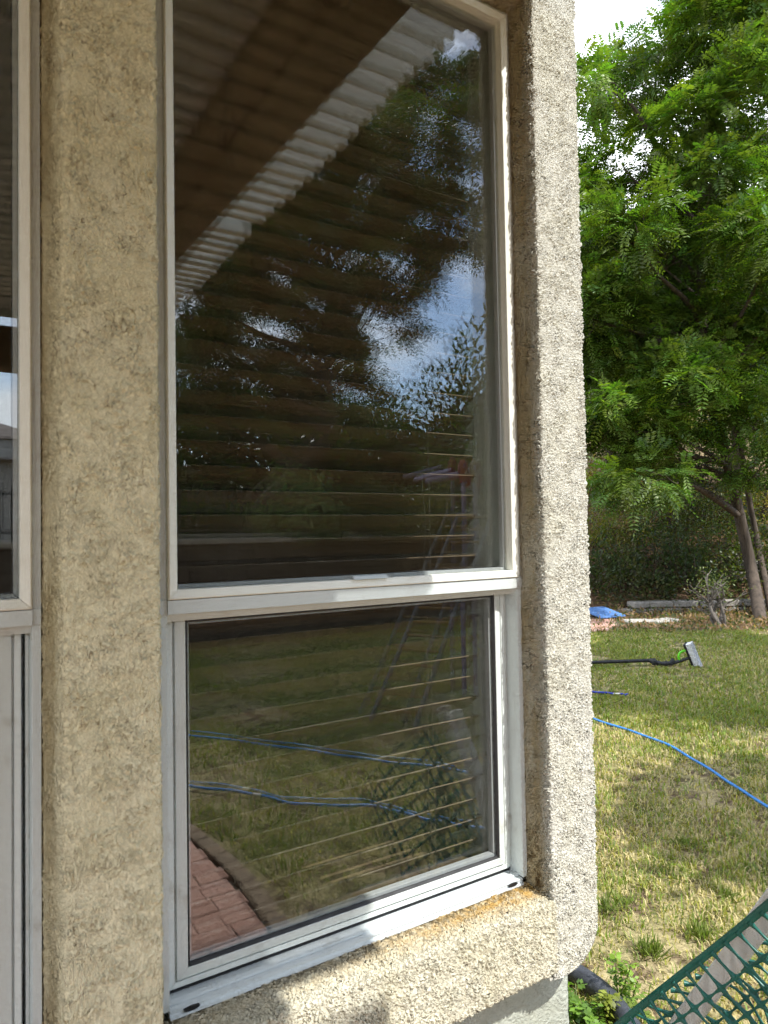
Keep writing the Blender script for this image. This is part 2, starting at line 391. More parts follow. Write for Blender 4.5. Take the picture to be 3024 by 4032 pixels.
# rounded end of the ledge below the corner trim
V = []
o = strip('head_trim', rounded([(-.018, 2.78), (FY, 2.772), (FY, 2.627), (.004, 2.6195)], .012), 'X', .262, 1.047, .0040, M['stucco_trim'])
o = strip('head_trim', rounded([(-.018, 2.78), (FY, 2.772), (FY, 2.627), (.004, 2.6195)], .012), 'X', -.70, .13, .006, M['stucco_trim'])
def cap_grid():
    n = 40; x = np.linspace(1.03, 1.08, n); y = np.linspace(-.072, .055, n); A, B = np.meshgrid(x, y, indexing='ij')
    i, j = np.meshgrid(np.arange(n-1), np.arange(n-1), indexing='ij'); q = i*n+j
    return np.stack([A, B, np.full_like(A, .603)], -1), np.stack([q, q+1, q+n+1, q+n], -1).reshape(-1, 4)
V, F = cap_grid(); mesh('trim_underside', V, F, M['stucco_trim'], house, True)
# wall planes (real thickness), set back behind the trims
WY = -.008
def wallbox(x0, x1, y0, y1, z0, z1, step=.02):
    return box('wall', x0, x1, y0, y1, z0, z1, M['stucco_wall'], house)
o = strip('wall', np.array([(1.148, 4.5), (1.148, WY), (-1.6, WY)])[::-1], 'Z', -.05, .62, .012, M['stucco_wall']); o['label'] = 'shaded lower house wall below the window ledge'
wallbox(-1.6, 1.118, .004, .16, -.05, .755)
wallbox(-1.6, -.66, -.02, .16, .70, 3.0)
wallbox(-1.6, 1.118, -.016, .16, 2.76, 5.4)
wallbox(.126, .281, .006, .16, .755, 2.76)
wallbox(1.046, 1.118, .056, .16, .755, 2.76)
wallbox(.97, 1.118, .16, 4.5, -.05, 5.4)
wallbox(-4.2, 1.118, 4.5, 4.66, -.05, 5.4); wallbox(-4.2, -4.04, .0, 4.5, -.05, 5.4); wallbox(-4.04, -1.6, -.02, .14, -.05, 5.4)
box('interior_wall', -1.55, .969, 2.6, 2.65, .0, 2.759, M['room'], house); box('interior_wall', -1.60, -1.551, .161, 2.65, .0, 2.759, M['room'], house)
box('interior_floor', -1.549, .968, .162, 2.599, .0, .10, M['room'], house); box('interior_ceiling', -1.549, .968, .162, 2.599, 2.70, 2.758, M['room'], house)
rf = poly('roof', [(-4.7, -.45, 5.4), (1.6, -.45, 5.4), (1.6, 5.1, 5.4), (-4.7, 5.1, 5.4), (-2.2, 2.3, 6.8), (-.9, 2.3, 6.8)], [(0, 1, 5, 4), (1, 2, 5), (2, 3, 4, 5), (3, 0, 4), (0, 3, 2, 1)], mat_simple('roof_tile', (.30, .17, .11), .85, .4, 5), house)

def mitred(name, x0, x1, z0, z1, prof, mats, parent, sides='LRTB', gap=.00025):
    """picture frame of separate mitred members; prof = closed list of (inset, y)"""
    res = []
    for s in sides:
        A, B = [], []
        for o, y in prof:
            g = gap
            if s == 'B': a, b = (x0+o+g, y, z0+o), (x1-o-g, y, z0+o)
            if s == 'T': a, b = (x0+o+g, y, z1-o), (x1-o-g, y, z1-o)
            if s == 'L': a, b = (x0+o, y, z0+o+g), (x0+o, y, z1-o-g)
            if s == 'R': a, b = (x1-o, y, z0+o+g), (x1-o, y, z1-o-g)
            A.append(a); B.append(b)
        n = len(prof); F = [(i, (i+1) % n, n+(i+1) % n, n+i) for i in range(n)]+[tuple(range(n))[::-1], tuple(range(n, 2*n))]
        ob = poly(name, A+B, F, mats, parent)
        import bmesh
        bm = bmesh.new(); bm.from_mesh(ob.data); bmesh.ops.recalc_face_normals(bm, faces=bm.faces); bm.to_mesh(ob.data); bm.free()
        bevel(ob, .0006); res.append(ob)
    return res
def pane(name, x0, x1, z0, z1, y, tilt, parent):
    o = box(name, -(x1-x0)/2, (x1-x0)/2, -.0015, .0015, -(z1-z0)/2, (z1-z0)/2, M['pane'], None)
    o.location = ((x0+x1)/2, y, (z0+z1)/2); o.rotation_euler = (math.radians(tilt[0]), 0, math.radians(tilt[1]))
    return put(o, parent)
def make_window(x0, x1, label, tilts):
    # outer frame = the part itself
    win = box('window', x0+.0012, x0+.0125, -.003, .070, ZB+.014, ZT-.0125, M['frame'], house, .0006)   # left jamb
    win['label'] = label
    P = win
    box('jamb', x1-.0125, x1-.0006, -.003, .070, ZB+.014, ZT-.0125, M['frame'], P, .0006)
    box('frame_head', x0+.001, x1-.001, -.003, .070, ZT-.0123, ZT, M['frame'], P, .0006)
    # stepped sill of the frame
    z = ZB
    extrude('frame_sill', [(.070, z), (-.0045, z), (-.0045, z+.0035), (-.0005, z+.0040), (-.0005, z+.0095), (-.0020, z+.0100), (-.0020, z+.0122), (.0080, z+.0128), (.0080, z+.0105), (.0105, z+.0105), (.0105, z+.0165), (.0195, z+.0172), (.0195, z+.0150), (.070, z+.0150)], 'X', x0+.0128, x1-.0128, M['sillm'], P)
    for xc in (x0+.046, x1-.042):
        wv = [(xc+.011*math.cos(a)*(1.15 if abs(math.cos(a)) > .5 else 1), -.0052, z+.0082+.0032*math.sin(a)) for a in np.linspace(0, 2*math.pi, 14, endpoint=False)]
        wv += [(v[0], .0, v[2]) for v in wv]; n = 14
        poly('weep_hole', wv, [tuple(range(n))]+[(i, n+i, n+(i+1) % n, (i+1) % n) for i in range(n)], M['gasket'], P)
    # upper fixed light: mitred bead and two panes
    bx0, bx1, bz0, bz1 = x0+.0127, x1-.0127, 1.4015, ZT-.0127
    for o in mitred('glazing_bead', bx0, bx1, bz0, bz1, [(0, .020), (0, -.0105), (.0022, -.013), (.0150, -.0085), (.0152, .020)], M['bead'], P): pass
    mitred('spacer_bar', bx0+.0156, bx1-.0156, bz0+.0156, bz1-.0156, [(0, .0125), (0, .0255), (.006, .0255), (.006, .0125)], M['spacer'], P)
    pane('pane', bx0+.0154, bx1-.0154, bz0+.0154, bz1-.0154, .010, tilts[0], P)
    pane('pane', bx0+.0154, bx1-.0154, bz0+.0154, bz1-.0154, .0285, tilts[1], P)
    # meeting rail
    extrude('meeting_rail', [(.0215, 1.3785), (-.009, 1.3785), (-.010, 1.3795), (-.010, 1.4005), (.0215, 1.4005)], 'X', x0+.0126, x1-.0126, M['frame'], P)
    extrude('rail_lip', [(.0215, 1.3660), (.011, 1.3660), (-.002, 1.3782), (.0215, 1.3782)], 'X', x0+.0128, x1-.0128, M['sash'], P)
    # rail end covers on the jambs
    box('rail_cover', x0+.0008, x0+.0124, -.0055, -.0034, 1.3790, 1.4012, M['frame'], P, .0004)
    box('rail_cover', x1-.0124, x1-.0008, -.0055, -.0034, 1.3790, 1.4012, M['frame'], P, .0004)
    # lower sash
    sx0, sx1, sz0, sz1 = x0+.0200, x1-.0235, .7885, 1.3940
    mitred('sash_member', sx0, sx1, sz0, sz1, [(0, .060), (0, .0275), (.0088, .0275), (.0090, .0335), (.0120, .0335), (.0122, .0260), (.0285, .0225), (.0290, .060)], M['sash'], P)
    mitred('gasket', sx0+.0286, sx1-.0286, sz0+.0286, sz1-.0286, [(0, .0300), (0, .0238), (.0045, .0275), (.0045, .0300)], M['gasket'], P)
    mitred('spacer_bar', sx0+.0300, sx1-.0300, sz0+.0300, sz1-.0300, [(0, .0340), (0, .0470), (.0075, .0470), (.0075, .0340)], M['spacer'], P)
    pane('pane', sx0+.0291, sx1-.0291, sz0+.0291, sz1-.0291, .0318, tilts[2], P)
    pane('pane', sx0+.0291, sx1-.0291, sz0+.0291, sz1-.0291, .0492, tilts[3], P)
    # channel strips beside the sash
    box('track', x0+.0127, x0+.0180, .040, .068, .786, 1.3655, M['frame'], P, .0005); box('track', x1-.0175, x1-.0127, .034, .068, .786, 1.3655, M['sash'], P, .0005)
    box('track', x1-.0228, x1-.0200, .050, .068, .786, 1.3655, M['frame'], P, .0005)
    box('sash_gap', x0+.013, x1-.013, .036, .060, .7785, .7883, M['gasket'], P)  # black box filling the open slot, standing in for the shade inside it
    # plaster return and inner sill
    box('reveal_lining', x1-.004, x1+.004, .0715, .30, ZB-.02, ZT+.02, M['drywall'], P); box('reveal_lining', x0-.004, x0+.004, .0715, .30, ZB-.02, ZT+.02, M['drywall'], P)
    box('reveal_lining', x0+.005, x1-.005, .0715, .30, ZT+.001, ZT+.01, M['drywall'], P); box('inner_sill', x0+.005, x1-.005, .0715, .32, ZB-.01, ZB+.012, M['slat'], P)
    return win
w1 = make_window(*FRAME_X[0], 'tall window right of the stucco pillar, whole in view', ((0, .0), (.22, .40), (0, .0), (.26, .42)))
w2 = make_window(*FRAME_X[1], 'window cut by the left edge of the photo', ((0, 0), (.1, .3), (0, 0), (.1, .3)))
lt = extrude('lift_tab', [(-.013, 1.4166), (-.0155, 1.4168), (-.0045, 1.4228), (-.003, 1.4215)], 'X', .628, .700, M['sillm'], w1)

# ------------------------------------------------------------------ wooden blinds inside
def make_blind(x0, x1, label):
    root = empty('window_blind', ((x0+x1)/2, .10, 2.6), label, 'blind', 'wooden blinds behind the two windows')
    n = 9; wv = .055; V, F = [], []
    for i in range(n):
        t = i/(n-1); a = -wv/2+t*wv; V += [(-(x1-x0)/2, a, .0018*(1-(2*t-1)**2)+.0013), ((x1-x0)/2, a, .0018*(1-(2*t-1)**2)+.0013)]
    for i in range(n):
        t = i/(n-1); a = -wv/2+t*wv; V += [(-(x1-x0)/2, a, .0018*(1-(2*t-1)**2)-.0013), ((x1-x0)/2, a, .0018*(1-(2*t-1)**2)-.0013)]
    for i in range(n-1):
        F += [(2*i, 2*i+1, 2*i+3, 2*i+2), (2*n+2*i, 2*n+2*i+2, 2*n+2*i+3, 2*n+2*i+1), (2*i, 2*i+2, 2*n+2*i+2, 2*n+2*i), (2*i+1, 2*n+2*i+1, 2*n+2*i+3, 2*i+3)]
    F += [(0, 2*n, 2*n+1, 1), (2*n-2, 2*n-1, 4*n-1, 4*n-2)]
    me = bpy.data.meshes.new('slat'); me.from_pydata(V, [], F); me.materials.append(M['slat']); me.update()
    z = .822; k = 0
    while z < 2.565:
        s = bpy.data.objects.new('slat', me); link(s)
        s.location = ((x0+x1)/2+random.uniform(-.0012, .0012), .103, z); s.rotation_euler = (math.radians(-40+random.uniform(-2.5, 2.5)), 0, math.radians(random.uniform(-.12, .12)))
        put(s, root); z += .04345; k += 1
    box('head_rail', x0, x1, .078, .128, 2.572, 2.612, M['slat'], root, .001)
    box('bottom_rail', x0, x1, .084, .122, .782, .797, M['slat'], root, .002)
    for cx in (x0+.160, x0+.577):
        for dy in (-.030, .030):
            tubes('ladder_cord', [(np.array([(cx+.003*math.sin(zz*40+dy*90), .103+dy, zz) for zz in np.linspace(.79, 2.58, 60)]), .0011)], M['cord'], root, 5)
        tubes('lift_cord', [(np.array([(cx+.009+.0015*math.sin(zz*9), .068, zz) for zz in np.linspace(.80, 2.58, 40)]), .0012)], M['cord'], root, 5)
    return root
make_blind(.268, .992, 'dark brown wooden blind behind the whole window right of the pillar')
make_blind(-.650, .074, 'dark brown wooden blind behind the window cut by the left edge')
# two white cups on the inner sill
def lathe(name, prof, loc, mat, parent=None, n=20):
    V = [(loc[0]+r*math.cos(a), loc[1]+r*math.sin(a), loc[2]+z) for r, z in prof for a in np.linspace(0, 2*math.pi, n, endpoint=False)]
    F = [(i*n+j, i*n+(j+1) % n, (i+1)*n+(j+1) % n, (i+1)*n+j) for i in range(len(prof)-1) for j in range(n)]
    return poly(name, V, F, mat, parent, True)

# ------------------------------------------------------------------ patio cover (seen in the glass, shades the wall)
pg = empty('pergola', (0, -1.6, 0), 'pergola patio cover with white lattice slats on brown rafters, reflected in the window', 'pergola')
sm = bpy.data.meshes.new('lattice_slat'); sm.from_pydata(boxv(-3.4, 0, -.0195, .0195, 0, .054), [], BF); sm.materials.append(M['perg_white']); sm.update()
sm2 = bpy.data.meshes.new('lattice_slat'); sm2.from_pydata(boxv(-3.4, -.26, -.0195, .0195, 0, .054), [], BF); sm2.materials.append(M['perg_white']); sm2.update()
y = -.14; k = 0
while y > -3.15:
    short = (-1.455 < y < -1.385)  # one slat tail left off to let a band of sun onto the sill
    s = bpy.data.objects.new('lattice_slat', sm2 if short else sm); link(s); s.location = (1.06+random.uniform(-.012, .012), y, 2.695+random.uniform(-.003, .003))
    s.rotation_euler = (0, 0, math.radians(random.uniform(-.04, .04))); bevel(s, .004); put(s, pg); y -= .0755; k += 1
for xr in (.625, -.55, -1.75):
    box('rafter', xr, xr+.075, -3.35, -.025, 2.628, 2.694, M['perg_brown'], pg, .003)
    box('rafter', xr+.0752, xr+.21, -3.35, -.025, 2.60, 2.694, M['perg_brown'], pg, .004)
for i_ in range(4):
    xs = np.linspace(-2.45+i_*.82, -2.45+i_*.82+.815, 70); ys = np.array([-.10, -1.2, -2.3, -3.3]); zz = 2.775+.011*np.sin(xs*2*math.pi/.076)
    V = np.concatenate([np.stack([np.broadcast_to(xs[:, None], (70, 4)), np.broadcast_to(ys[None], (70, 4)), np.broadcast_to(zz[:, None], (70, 4))+dz], -1).reshape(-1, 3) for dz in (0, .0025)])
    i, j = np.meshgrid(np.arange(69), np.arange(3), indexing='ij'); q = (i*4+j).ravel()
    F = np.concatenate([np.stack([q, q+1, q+5, q+4], -1), np.stack([q, q+4, q+5, q+1], -1)+280])
    mesh('corrugated_panel', V, F, M['board'], pg, True)
box('header_beam', -2.5, 1.0, -3.05, -2.92, 2.38, 2.599, M['perg_brown'], pg, .005)
for xp in (.60, -2.2):
    box('post', xp, xp+.12, -3.04, -2.925, 0.0, 2.379, M['perg_brown'], pg, .006)
box('ledger', -2.5, .744, -.062, -.0205, 2.79, 2.90, M['perg_brown'], pg, .003)

# ------------------------------------------------------------------ brick patio
def mat_brick():
    k = NT('brick_clay'); oi = k.n('ShaderNodeObjectInfo')
    base = k.mix(oi.outputs['Random'], (.54, .32, .25), (.45, .25, .19))
    n = k.noise(40, 5, .65); c = k.mix(k.ramp(n, .36, .7), base, k.mix(.5, base, (.24, .12, .085)))
    eff = k.math('MULTIPLY', k.ramp(k.noise(7, 5, .7), .46, .64), k.ramp(k.noise(90, 4, .7), .40, .60))
    c = k.mix(k.math('MULTIPLY', eff, .85), c, (.66, .58, .52)); k.color(c); k.rough(.88, .2); k.bump(n, .5, .004); return k.m
M['brick'] = mat_brick()
M['brick_edge'] = mat_simple('brick_edging', (.26, .185, .12), .9, .4, 20, bump=.6)
bed = poly('patio_bed', [(-1.75, -.03, .010), (-1.75, -3.4, .010), (.72, -3.4, .010), (.94, -2.75, .010), (1.05, -2.3, .010), (1.10, -1.8, .010), (1.08, -1.3, .010), (.98, -.7, .010), (.86, -.03, .010), (-1.75, -.03, -.1), (-1.75, -3.4, -.1), (.72, -3.4, -.1), (.94, -2.75, -.1), (1.05, -2.3, -.1), (1.10, -1.8, -.1), (1.08, -1.3, -.1), (.98, -.7, -.1), (.86, -.03, -.1)],
           [tuple(range(9))[::-1] if False else tuple(range(9))]+[(i, 9+i, 9+(i+1) % 9, (i+1) % 9) for i in range(9)], mat_simple('joint_sand', (.16, .13, .10), .95, .3, 60))
patio = tag(bed, 'red brick patio with a curved brick edging beside the lawn', 'patio', kind='structure'); patio.name = 'patio'
EDGE = spline([(.86, -.03), (.98, -.7), (1.075, -1.3), (1.10, -1.8), (1.05, -2.3), (.94, -2.75), (.72, -3.4)], 16)
def edge_x(y): return np.interp(-y, -EDGE[:, 1], EDGE[:, 0])
def brick_mesh(L, W, H, mat, name='brick'):
    me = bpy.data.meshes.new(name); c = .004
    V = boxv(-L/2, L/2, -W/2, W/2, 0, H-c)[:4]+boxv(-L/2, L/2, -W/2, W/2, 0, H-c)[4:]+[(x, y, H) for x, y in ((-L/2+c, -W/2+c), (L/2-c, -W/2+c), (L/2-c, W/2-c), (-L/2+c, W/2-c))]
    F = [(0, 1, 5, 4), (1, 2, 6, 5), (2, 3, 7, 6), (3, 0, 4, 7), (4, 5, 9, 8), (5, 6, 10, 9), (6, 7, 11, 10), (7, 4, 8, 11), (8, 9, 10, 11)]
    me.from_pydata(V, [], F); me.materials.append(mat); me.update(); return me
bm1 = brick_mesh(.223, .109, .045, M['brick']); bmE = brick_mesh(.19, .07, .05, M['brick_edge'])
cells = []
for r in range(30):
    yy = -.09-r*.1145
    for c in range(14):
        xx = -1.6+c*.229+(r % 2)*.1145; e_ = edge_x(yy)-.054
        if xx+.112 < e_: cells.append((xx, yy, .223))
        elif xx-.07 < e_: cells.append(((e_+xx-.1115)/2, yy, e_-xx+.1115))
cells.sort(key=lambda c: math.hypot(c[0]-.95, c[1]+1.9))
def place(me, name, loc, rz, parent):
    o = bpy.data.objects.new(name, me); link(o); o.location = loc; o.rotation_euler = (random.uniform(-.012, .012), random.uniform(-.012, .012), rz); return put(o, parent)
for (x, yv, L) in cells[:230]:
    o = place(bm1, 'brick', (x, yv, .001+random.uniform(-.003, .003)), random.uniform(-.015, .015), patio); o.scale = (max(.2, L/.223), 1, 1)
Vs, Fs, off = [], [], 0
for (x, yv, L) in cells[230:]:
    v = np.array(boxv(x-L/2, x+L/2, yv-.0545, yv+.0545, 0.0, .046+random.uniform(-.003, .003))); Vs.append(v); Fs.append(np.array(BF)+off); off += 8
o = mesh('paving_bricks', np.vstack(Vs), np.vstack(Fs), M['brick'], patio); o['kind'] = 'stuff'
d = np.concatenate([[0], np.cumsum(np.linalg.norm(np.diff(EDGE, axis=0), axis=1))])
for s in np.arange(.1, d[-1]-.1, .197):
    p = np.array([np.interp(s, d, EDGE[:, 0]), np.interp(s, d, EDGE[:, 1])]); q = np.array([np.interp(s+.02, d, EDGE[:, 0]), np.interp(s+.02, d, EDGE[:, 1])])-p
    place(bmE, 'edging_brick', (p[0], p[1], random.uniform(-.004, .006)), math.atan2(q[1], q[0])+random.uniform(-.03, .03), patio)

# ------------------------------------------------------------------ lawn blades
def in_lawn(x, y):
    s = fdist(x, y)+.25*np.sin(x*2.1+y)+.15*np.sin(y*5.3)
    ok = (s < 10.1) & (y > -7.95) & ~((x > -4.3) & (x < 1.25) & (y > -.05) & (y < 4.8))
    ok &= ~((x > -1.8) & (x < edge_x(y)+.10-.0*y) & (y < .1) & (y > -3.5))
    ok &= ~(np.hypot((x-8.02)/1.33, (y-6.85)/1.05) < 1.0)
    return ok
def vnoise(x, y, f, seed):
    r = np.random.default_rng(seed); T = r.random((64, 64)); X = x*f+100.0; Y = y*f+100.0
    i = np.floor(X).astype(int); j = np.floor(Y).astype(int); u = X-i; v = Y-j; u = u*u*(3-2*u); v = v*v*(3-2*v)
    g = lambda a, b: T[a % 64, b % 64]
    return (g(i, j)*(1-u)+g(i+1, j)*u)*(1-v)+(g(i, j+1)*(1-u)+g(i+1, j+1)*u)*v
def grass():
    N = 3400000
    x = rng.uniform(-4, 12.5, N); y = rng.uniform(-7.9, 8.0, N)
    a = np.degrees(np.arctan2(x, y+1.1)); dd = np.hypot(x, y+1.1)
    direct = (a > 45) & (a < 73) & (y > -.9)
    a2 = np.degrees(np.arctan2(x, 1.1-y)); d2 = np.hypot(x, 1.1-y)
    refl = (a2 > 10) & (a2 < 50) & (y < -.3)
    dist = np.where(direct, dd, np.where(refl, d2, 99))
    base = N/(16.5*15.9)
    dens = np.where(direct, np.clip(30000/np.maximum(dd, 2)**1.1, 2600, 12500), np.where(refl, np.clip(13000/np.maximum(d2, 2.4), 1500, 4200), 420))
    bare = vnoise(x, y, 1.4, 3)*.6+vnoise(x, y, 4.2, 4)*.4
    near_house = np.exp(-np.maximum(0, np.hypot(np.maximum(x-1.2, 0), np.maximum(-y, 0)+np.maximum(y-4.5, 0)))/.5)
    keep = (rng.random(N) < dens/base*np.clip((bare-.18)*4.0, .22, 1)*(1-.85*near_house*(x > 1.1))) & in_lawn(x, y)
    x, y, dist, bare = x[keep], y[keep], dist[keep], bare[keep]; n = len(x)
    dist = np.minimum(dist, 11)
    z = terrain(x, y)
    green = np.clip((vnoise(x, y, .9, 11)*.45+vnoise(x, y, 3.6, 12)*.35+vnoise(x, y, 12, 13)*.2-.36)*3.4, 0, 1)
    green = np.clip(green*.8+.18*(dist > 5)+.35*sstep(.2, -1.2, y), 0, 1)
    isg = rng.random(n) < (.26+.62*green)
    h = np.where(isg, rng.uniform(.022, .052, n), rng.uniform(.015, .042, n))*(.75+.5*bare)
    wd = (.0013+.00042*np.minimum(dist, 9))*rng.uniform(.8, 1.3, n)
    th = rng.uniform(0, 2*math.pi, n); lean = np.where(isg, rng.uniform(.25, 1.2, n), rng.uniform(.7, 1.9, n))
    dx, dy = np.cos(th), np.sin(th); px, py = -dy, dx
    hm = h*np.cos(lean*.5)*.62; om = h*np.sin(lean*.5)*.62; ht = hm+h*.5*np.cos(np.minimum(lean*1.3, 1.5)); ot = om+h*.5*np.sin(np.minimum(lean*1.3, 1.5))
    V = np.zeros((n, 5, 3))
    for k, (o, hh, ww) in enumerate(((0, -.004, 1), (0, -.004, -1), (om, hm, -.75), (om, hm, .75), (ot, ht, 0))):
        V[:, k, 0] = x+dx*o+px*wd*ww; V[:, k, 1] = y+dy*o+py*wd*ww; V[:, k, 2] = z+hh
    cg = np.array([.20, .245, .045])*rng.uniform(.6, 1.45, (n, 1))*np.array([1, 1, 1]); cg[:, 0] *= rng.uniform(.75, 1.35, n)
    cs = np.array([.58, .48, .24])*rng.uniform(.55, 1.2, (n, 1))
    C = np.where(isg[:, None], cg, cs); C = np.repeat(C, 5, 0)
    b = np.arange(n)[:, None]*5
    F = np.concatenate([b+np.array([[0, 1, 2]]), b+np.array([[0, 2, 3]]), b+np.array([[3, 2, 4]])])
    o = mesh('grass', V.reshape(-1, 3), F, M['grass'], colors=C)
    tag(o, 'patchy half dry lawn grass across the yard', 'grass', kind='stuff')
    print('blades', n)
grass()

# ------------------------------------------------------------------ foliage helpers
def pinnate(P, D, Nn, L, pairs, leaflet, width, tint, droop=.25, fold=.0):
    """compound leaves: a row of leaflet pairs along a drooping midrib. P base, D direction, Nn normal (n,3)"""
    n = len(P); D = D/np.linalg.norm(D, axis=1)[:, None]; S = np.cross(D, Nn); S /= np.linalg.norm(S, axis=1)[:, None]+1e-9; U = np.cross(S, D)
    Vs, Cs = [], []
    for k in range(pairs+1):
        t = (k+.7)/(pairs+.7); base = P+D*(L*t)[:, None]+np.array([0, 0, -1.])*(L*droop*t*t)[:, None]
        sc = (.75+.5*math.sin(math.pi*min(1, t*1.02)))
        for sd in ((-1, 1) if k < pairs else (0,)):
            d = S*sd*.90+D*(.42 if sd else 1.0)+np.array([0, 0, -1.])*.15*rng.uniform(.2, 1.4, n)[:, None]; d /= np.linalg.norm(d, axis=1)[:, None]
            ll = (leaflet*sc*rng.uniform(.8, 1.15, n))[:, None]; ww = (width*sc*rng.uniform(.85, 1.15, n))[:, None]
            q = np.cross(d, U+rng.normal(0, .25, (n, 3))); q /= np.linalg.norm(q, axis=1)[:, None]+1e-9
            v = np.stack([base, base+d*ll*.45+q*ww*.5, base+d*ll, base+d*ll*.45-q*ww*.5], 1)
            Vs.append(v); Cs.append(np.repeat((tint*rng.uniform(.85, 1.15, (n, 1)))[:, None], 4, 1))
    V = np.concatenate(Vs); C = np.concatenate(Cs); F = np.arange(len(V)*4).reshape(-1, 4)
    return V.reshape(-1, 3), F, C.reshape(-1, 3)
def leaf_quads(P, D, L, W, tint):
    n = len(P); D = D/np.linalg.norm(D, axis=1)[:, None]; q = np.cross(D, rng.normal(0, 1, (n, 3))); q /= np.linalg.norm(q, axis=1)[:, None]+1e-9
    L = np.asarray(L)[:, None]; W = np.asarray(W)[:, None]
    V = np.stack([P, P+D*L*.45+q*W*.5, P+D*L, P+D*L*.45-q*W*.5], 1)
    return V.reshape(-1, 3), np.arange(n*4).reshape(-1, 4), np.repeat(tint, 4, 0)
def rand_dir(n): v = rng.normal(0, 1, (n, 3)); return v/np.linalg.norm(v, axis=1)[:, None]
def limb_chain(a, b, r0, r1, wob, n=9):
    a, b = np.asarray(a, float), np.asarray(b, float); t = np.linspace(0, 1, n)[:, None]; L = np.linalg.norm(b-a)
    p = a+(b-a)*t; w = rng.normal(0, wob*L, 3); w2 = rng.normal(0, wob*L*.5, 3)
    p = p+np.sin(t*math.pi)*w+np.sin(t*2*math.pi)*w2
    return p, np.linspace(r0, r1, n)

# ------------------------------------------------------------------ big ash-leaved tree at the right
RH = np.array([RT[0], RT[1], 0.0]); RH /= np.linalg.norm(RH); FH = np.array([FW[0], FW[1], 0.0]); FH /= np.linalg.norm(FH)
def clump_tree(name, base, trunk_pts, trunk_r, clumps, kind, label, tint, per, group=None, bark='bark'):
    root = empty(name, tuple(base), label, 'tree', group)
    chains = [(spline(trunk_pts, 8), np.linspace(trunk_r[0], trunk_r[1], (len(trunk_pts)-1)*8+1))]
    tp = spline(trunk_pts, 8); lo = len(tp)//3
    for c, r in clumps:
        src = tp[lo:][np.argmin(np.linalg.norm(tp[lo:]-np.array(c), axis=1)+.6*np.abs(tp[lo:, 2]-(c[2]-1.3)))]
        L = np.linalg.norm(np.array(c)-src)
        chains.append(limb_chain(src, c, min(trunk_r[1]*1.1, .02+.016*L), .008, .06))
        for q in range(4):
            e = np.array(c)+rand_dir(1)[0]*r*.8; chains.append(limb_chain(chains[-1-q][0][6], e, .010, .003, .08, 6))
    tubes('trunk', chains, M[bark], root, 8)
    Vs, Fs, Cs, off = [], [], [], 0
    for c, r in clumps:
        n = int(per*r*r); d = rand_dir(n); rr = r*rng.uniform(.25, 1.0, n)**.5
        k = 7; sub = rand_dir(k)*(r*rng.uniform(.35, .95, k))[:, None]*np.array([1, 1, .75]); wh = rng.integers(0, k, n)
        P = np.array(c)+sub[wh]+rng.normal(0, 1, (n, 3))*np.array([.21, .21, .13])*r; d = P-np.array(c)+d*.25*r; d /= np.linalg.norm(d, axis=1)[:, None]
        subtint = rng.uniform(.7, 1.3, k)[wh][:, None]
        shade = rng.uniform(.8, 1.2)
        tn = np.array(tint)*shade*subtint*rng.uniform(.75, 1.25, (n, 1))*np.stack([rng.uniform(.8, 1.35, n), np.ones(n), rng.uniform(.7, 1.2, n)], -1)
        if kind == 'pinnate':
            D = d+rng.normal(0, .45, (n, 3))+np.array([0, 0, -.15]); Nn = np.array([0, 0, 1.])+rng.normal(0, .35, (n, 3))
            V, F, C = pinnate(P, D, Nn, rng.uniform(.22, .38, n), 6, .088, .031, tn)
        elif kind == 'wide':
            V, F, C = pinnate(P, d+rng.normal(0, .45, (n, 3)), np.array([0, 0, 1.])+rng.normal(0, .35, (n, 3)), rng.uniform(.28, .45, n), 3, .14, .055, tn)
        elif kind == 'coarse':
            V, F, C = pinnate(P, d+rng.normal(0, .45, (n, 3)), np.array([0, 0, 1.])+rng.normal(0, .35, (n, 3)), rng.uniform(.3, .45, n), 2, .20, .09, tn)
        else:
            D = d*.5+rng.normal(0, .55, (n, 3))+np.array([0, 0, -.45])
            V, F, C = pinnate(P, D, np.array([0, 0, 1.])+rng.normal(0, .6, (n, 3)), rng.uniform(.16, .28, n), 4, .105, .025, tn)
        Vs.append(V); Fs.append(F+off); Cs.append(C); off += len(V)
    mesh('crown', np.vstack(Vs), np.vstack(Fs), M['leaf'], root, colors=np.vstack(Cs))
    return root
tb = gnd(2992, 2436); tb[2] = 0
def T(u, v, dd): return at(u, v, 12.4+dd)
trunk = [tb-np.array([0, 0, .25]), tb, at(2960, 2250, 12.45), at(2905, 2000, 12.4), at(2850, 1760, 12.3), at(2790, 1500, 12.2), at(2760, 1150, 12.2), at(2770, 700, 12.3), at(2800, 250, 12.5)]
cl = []
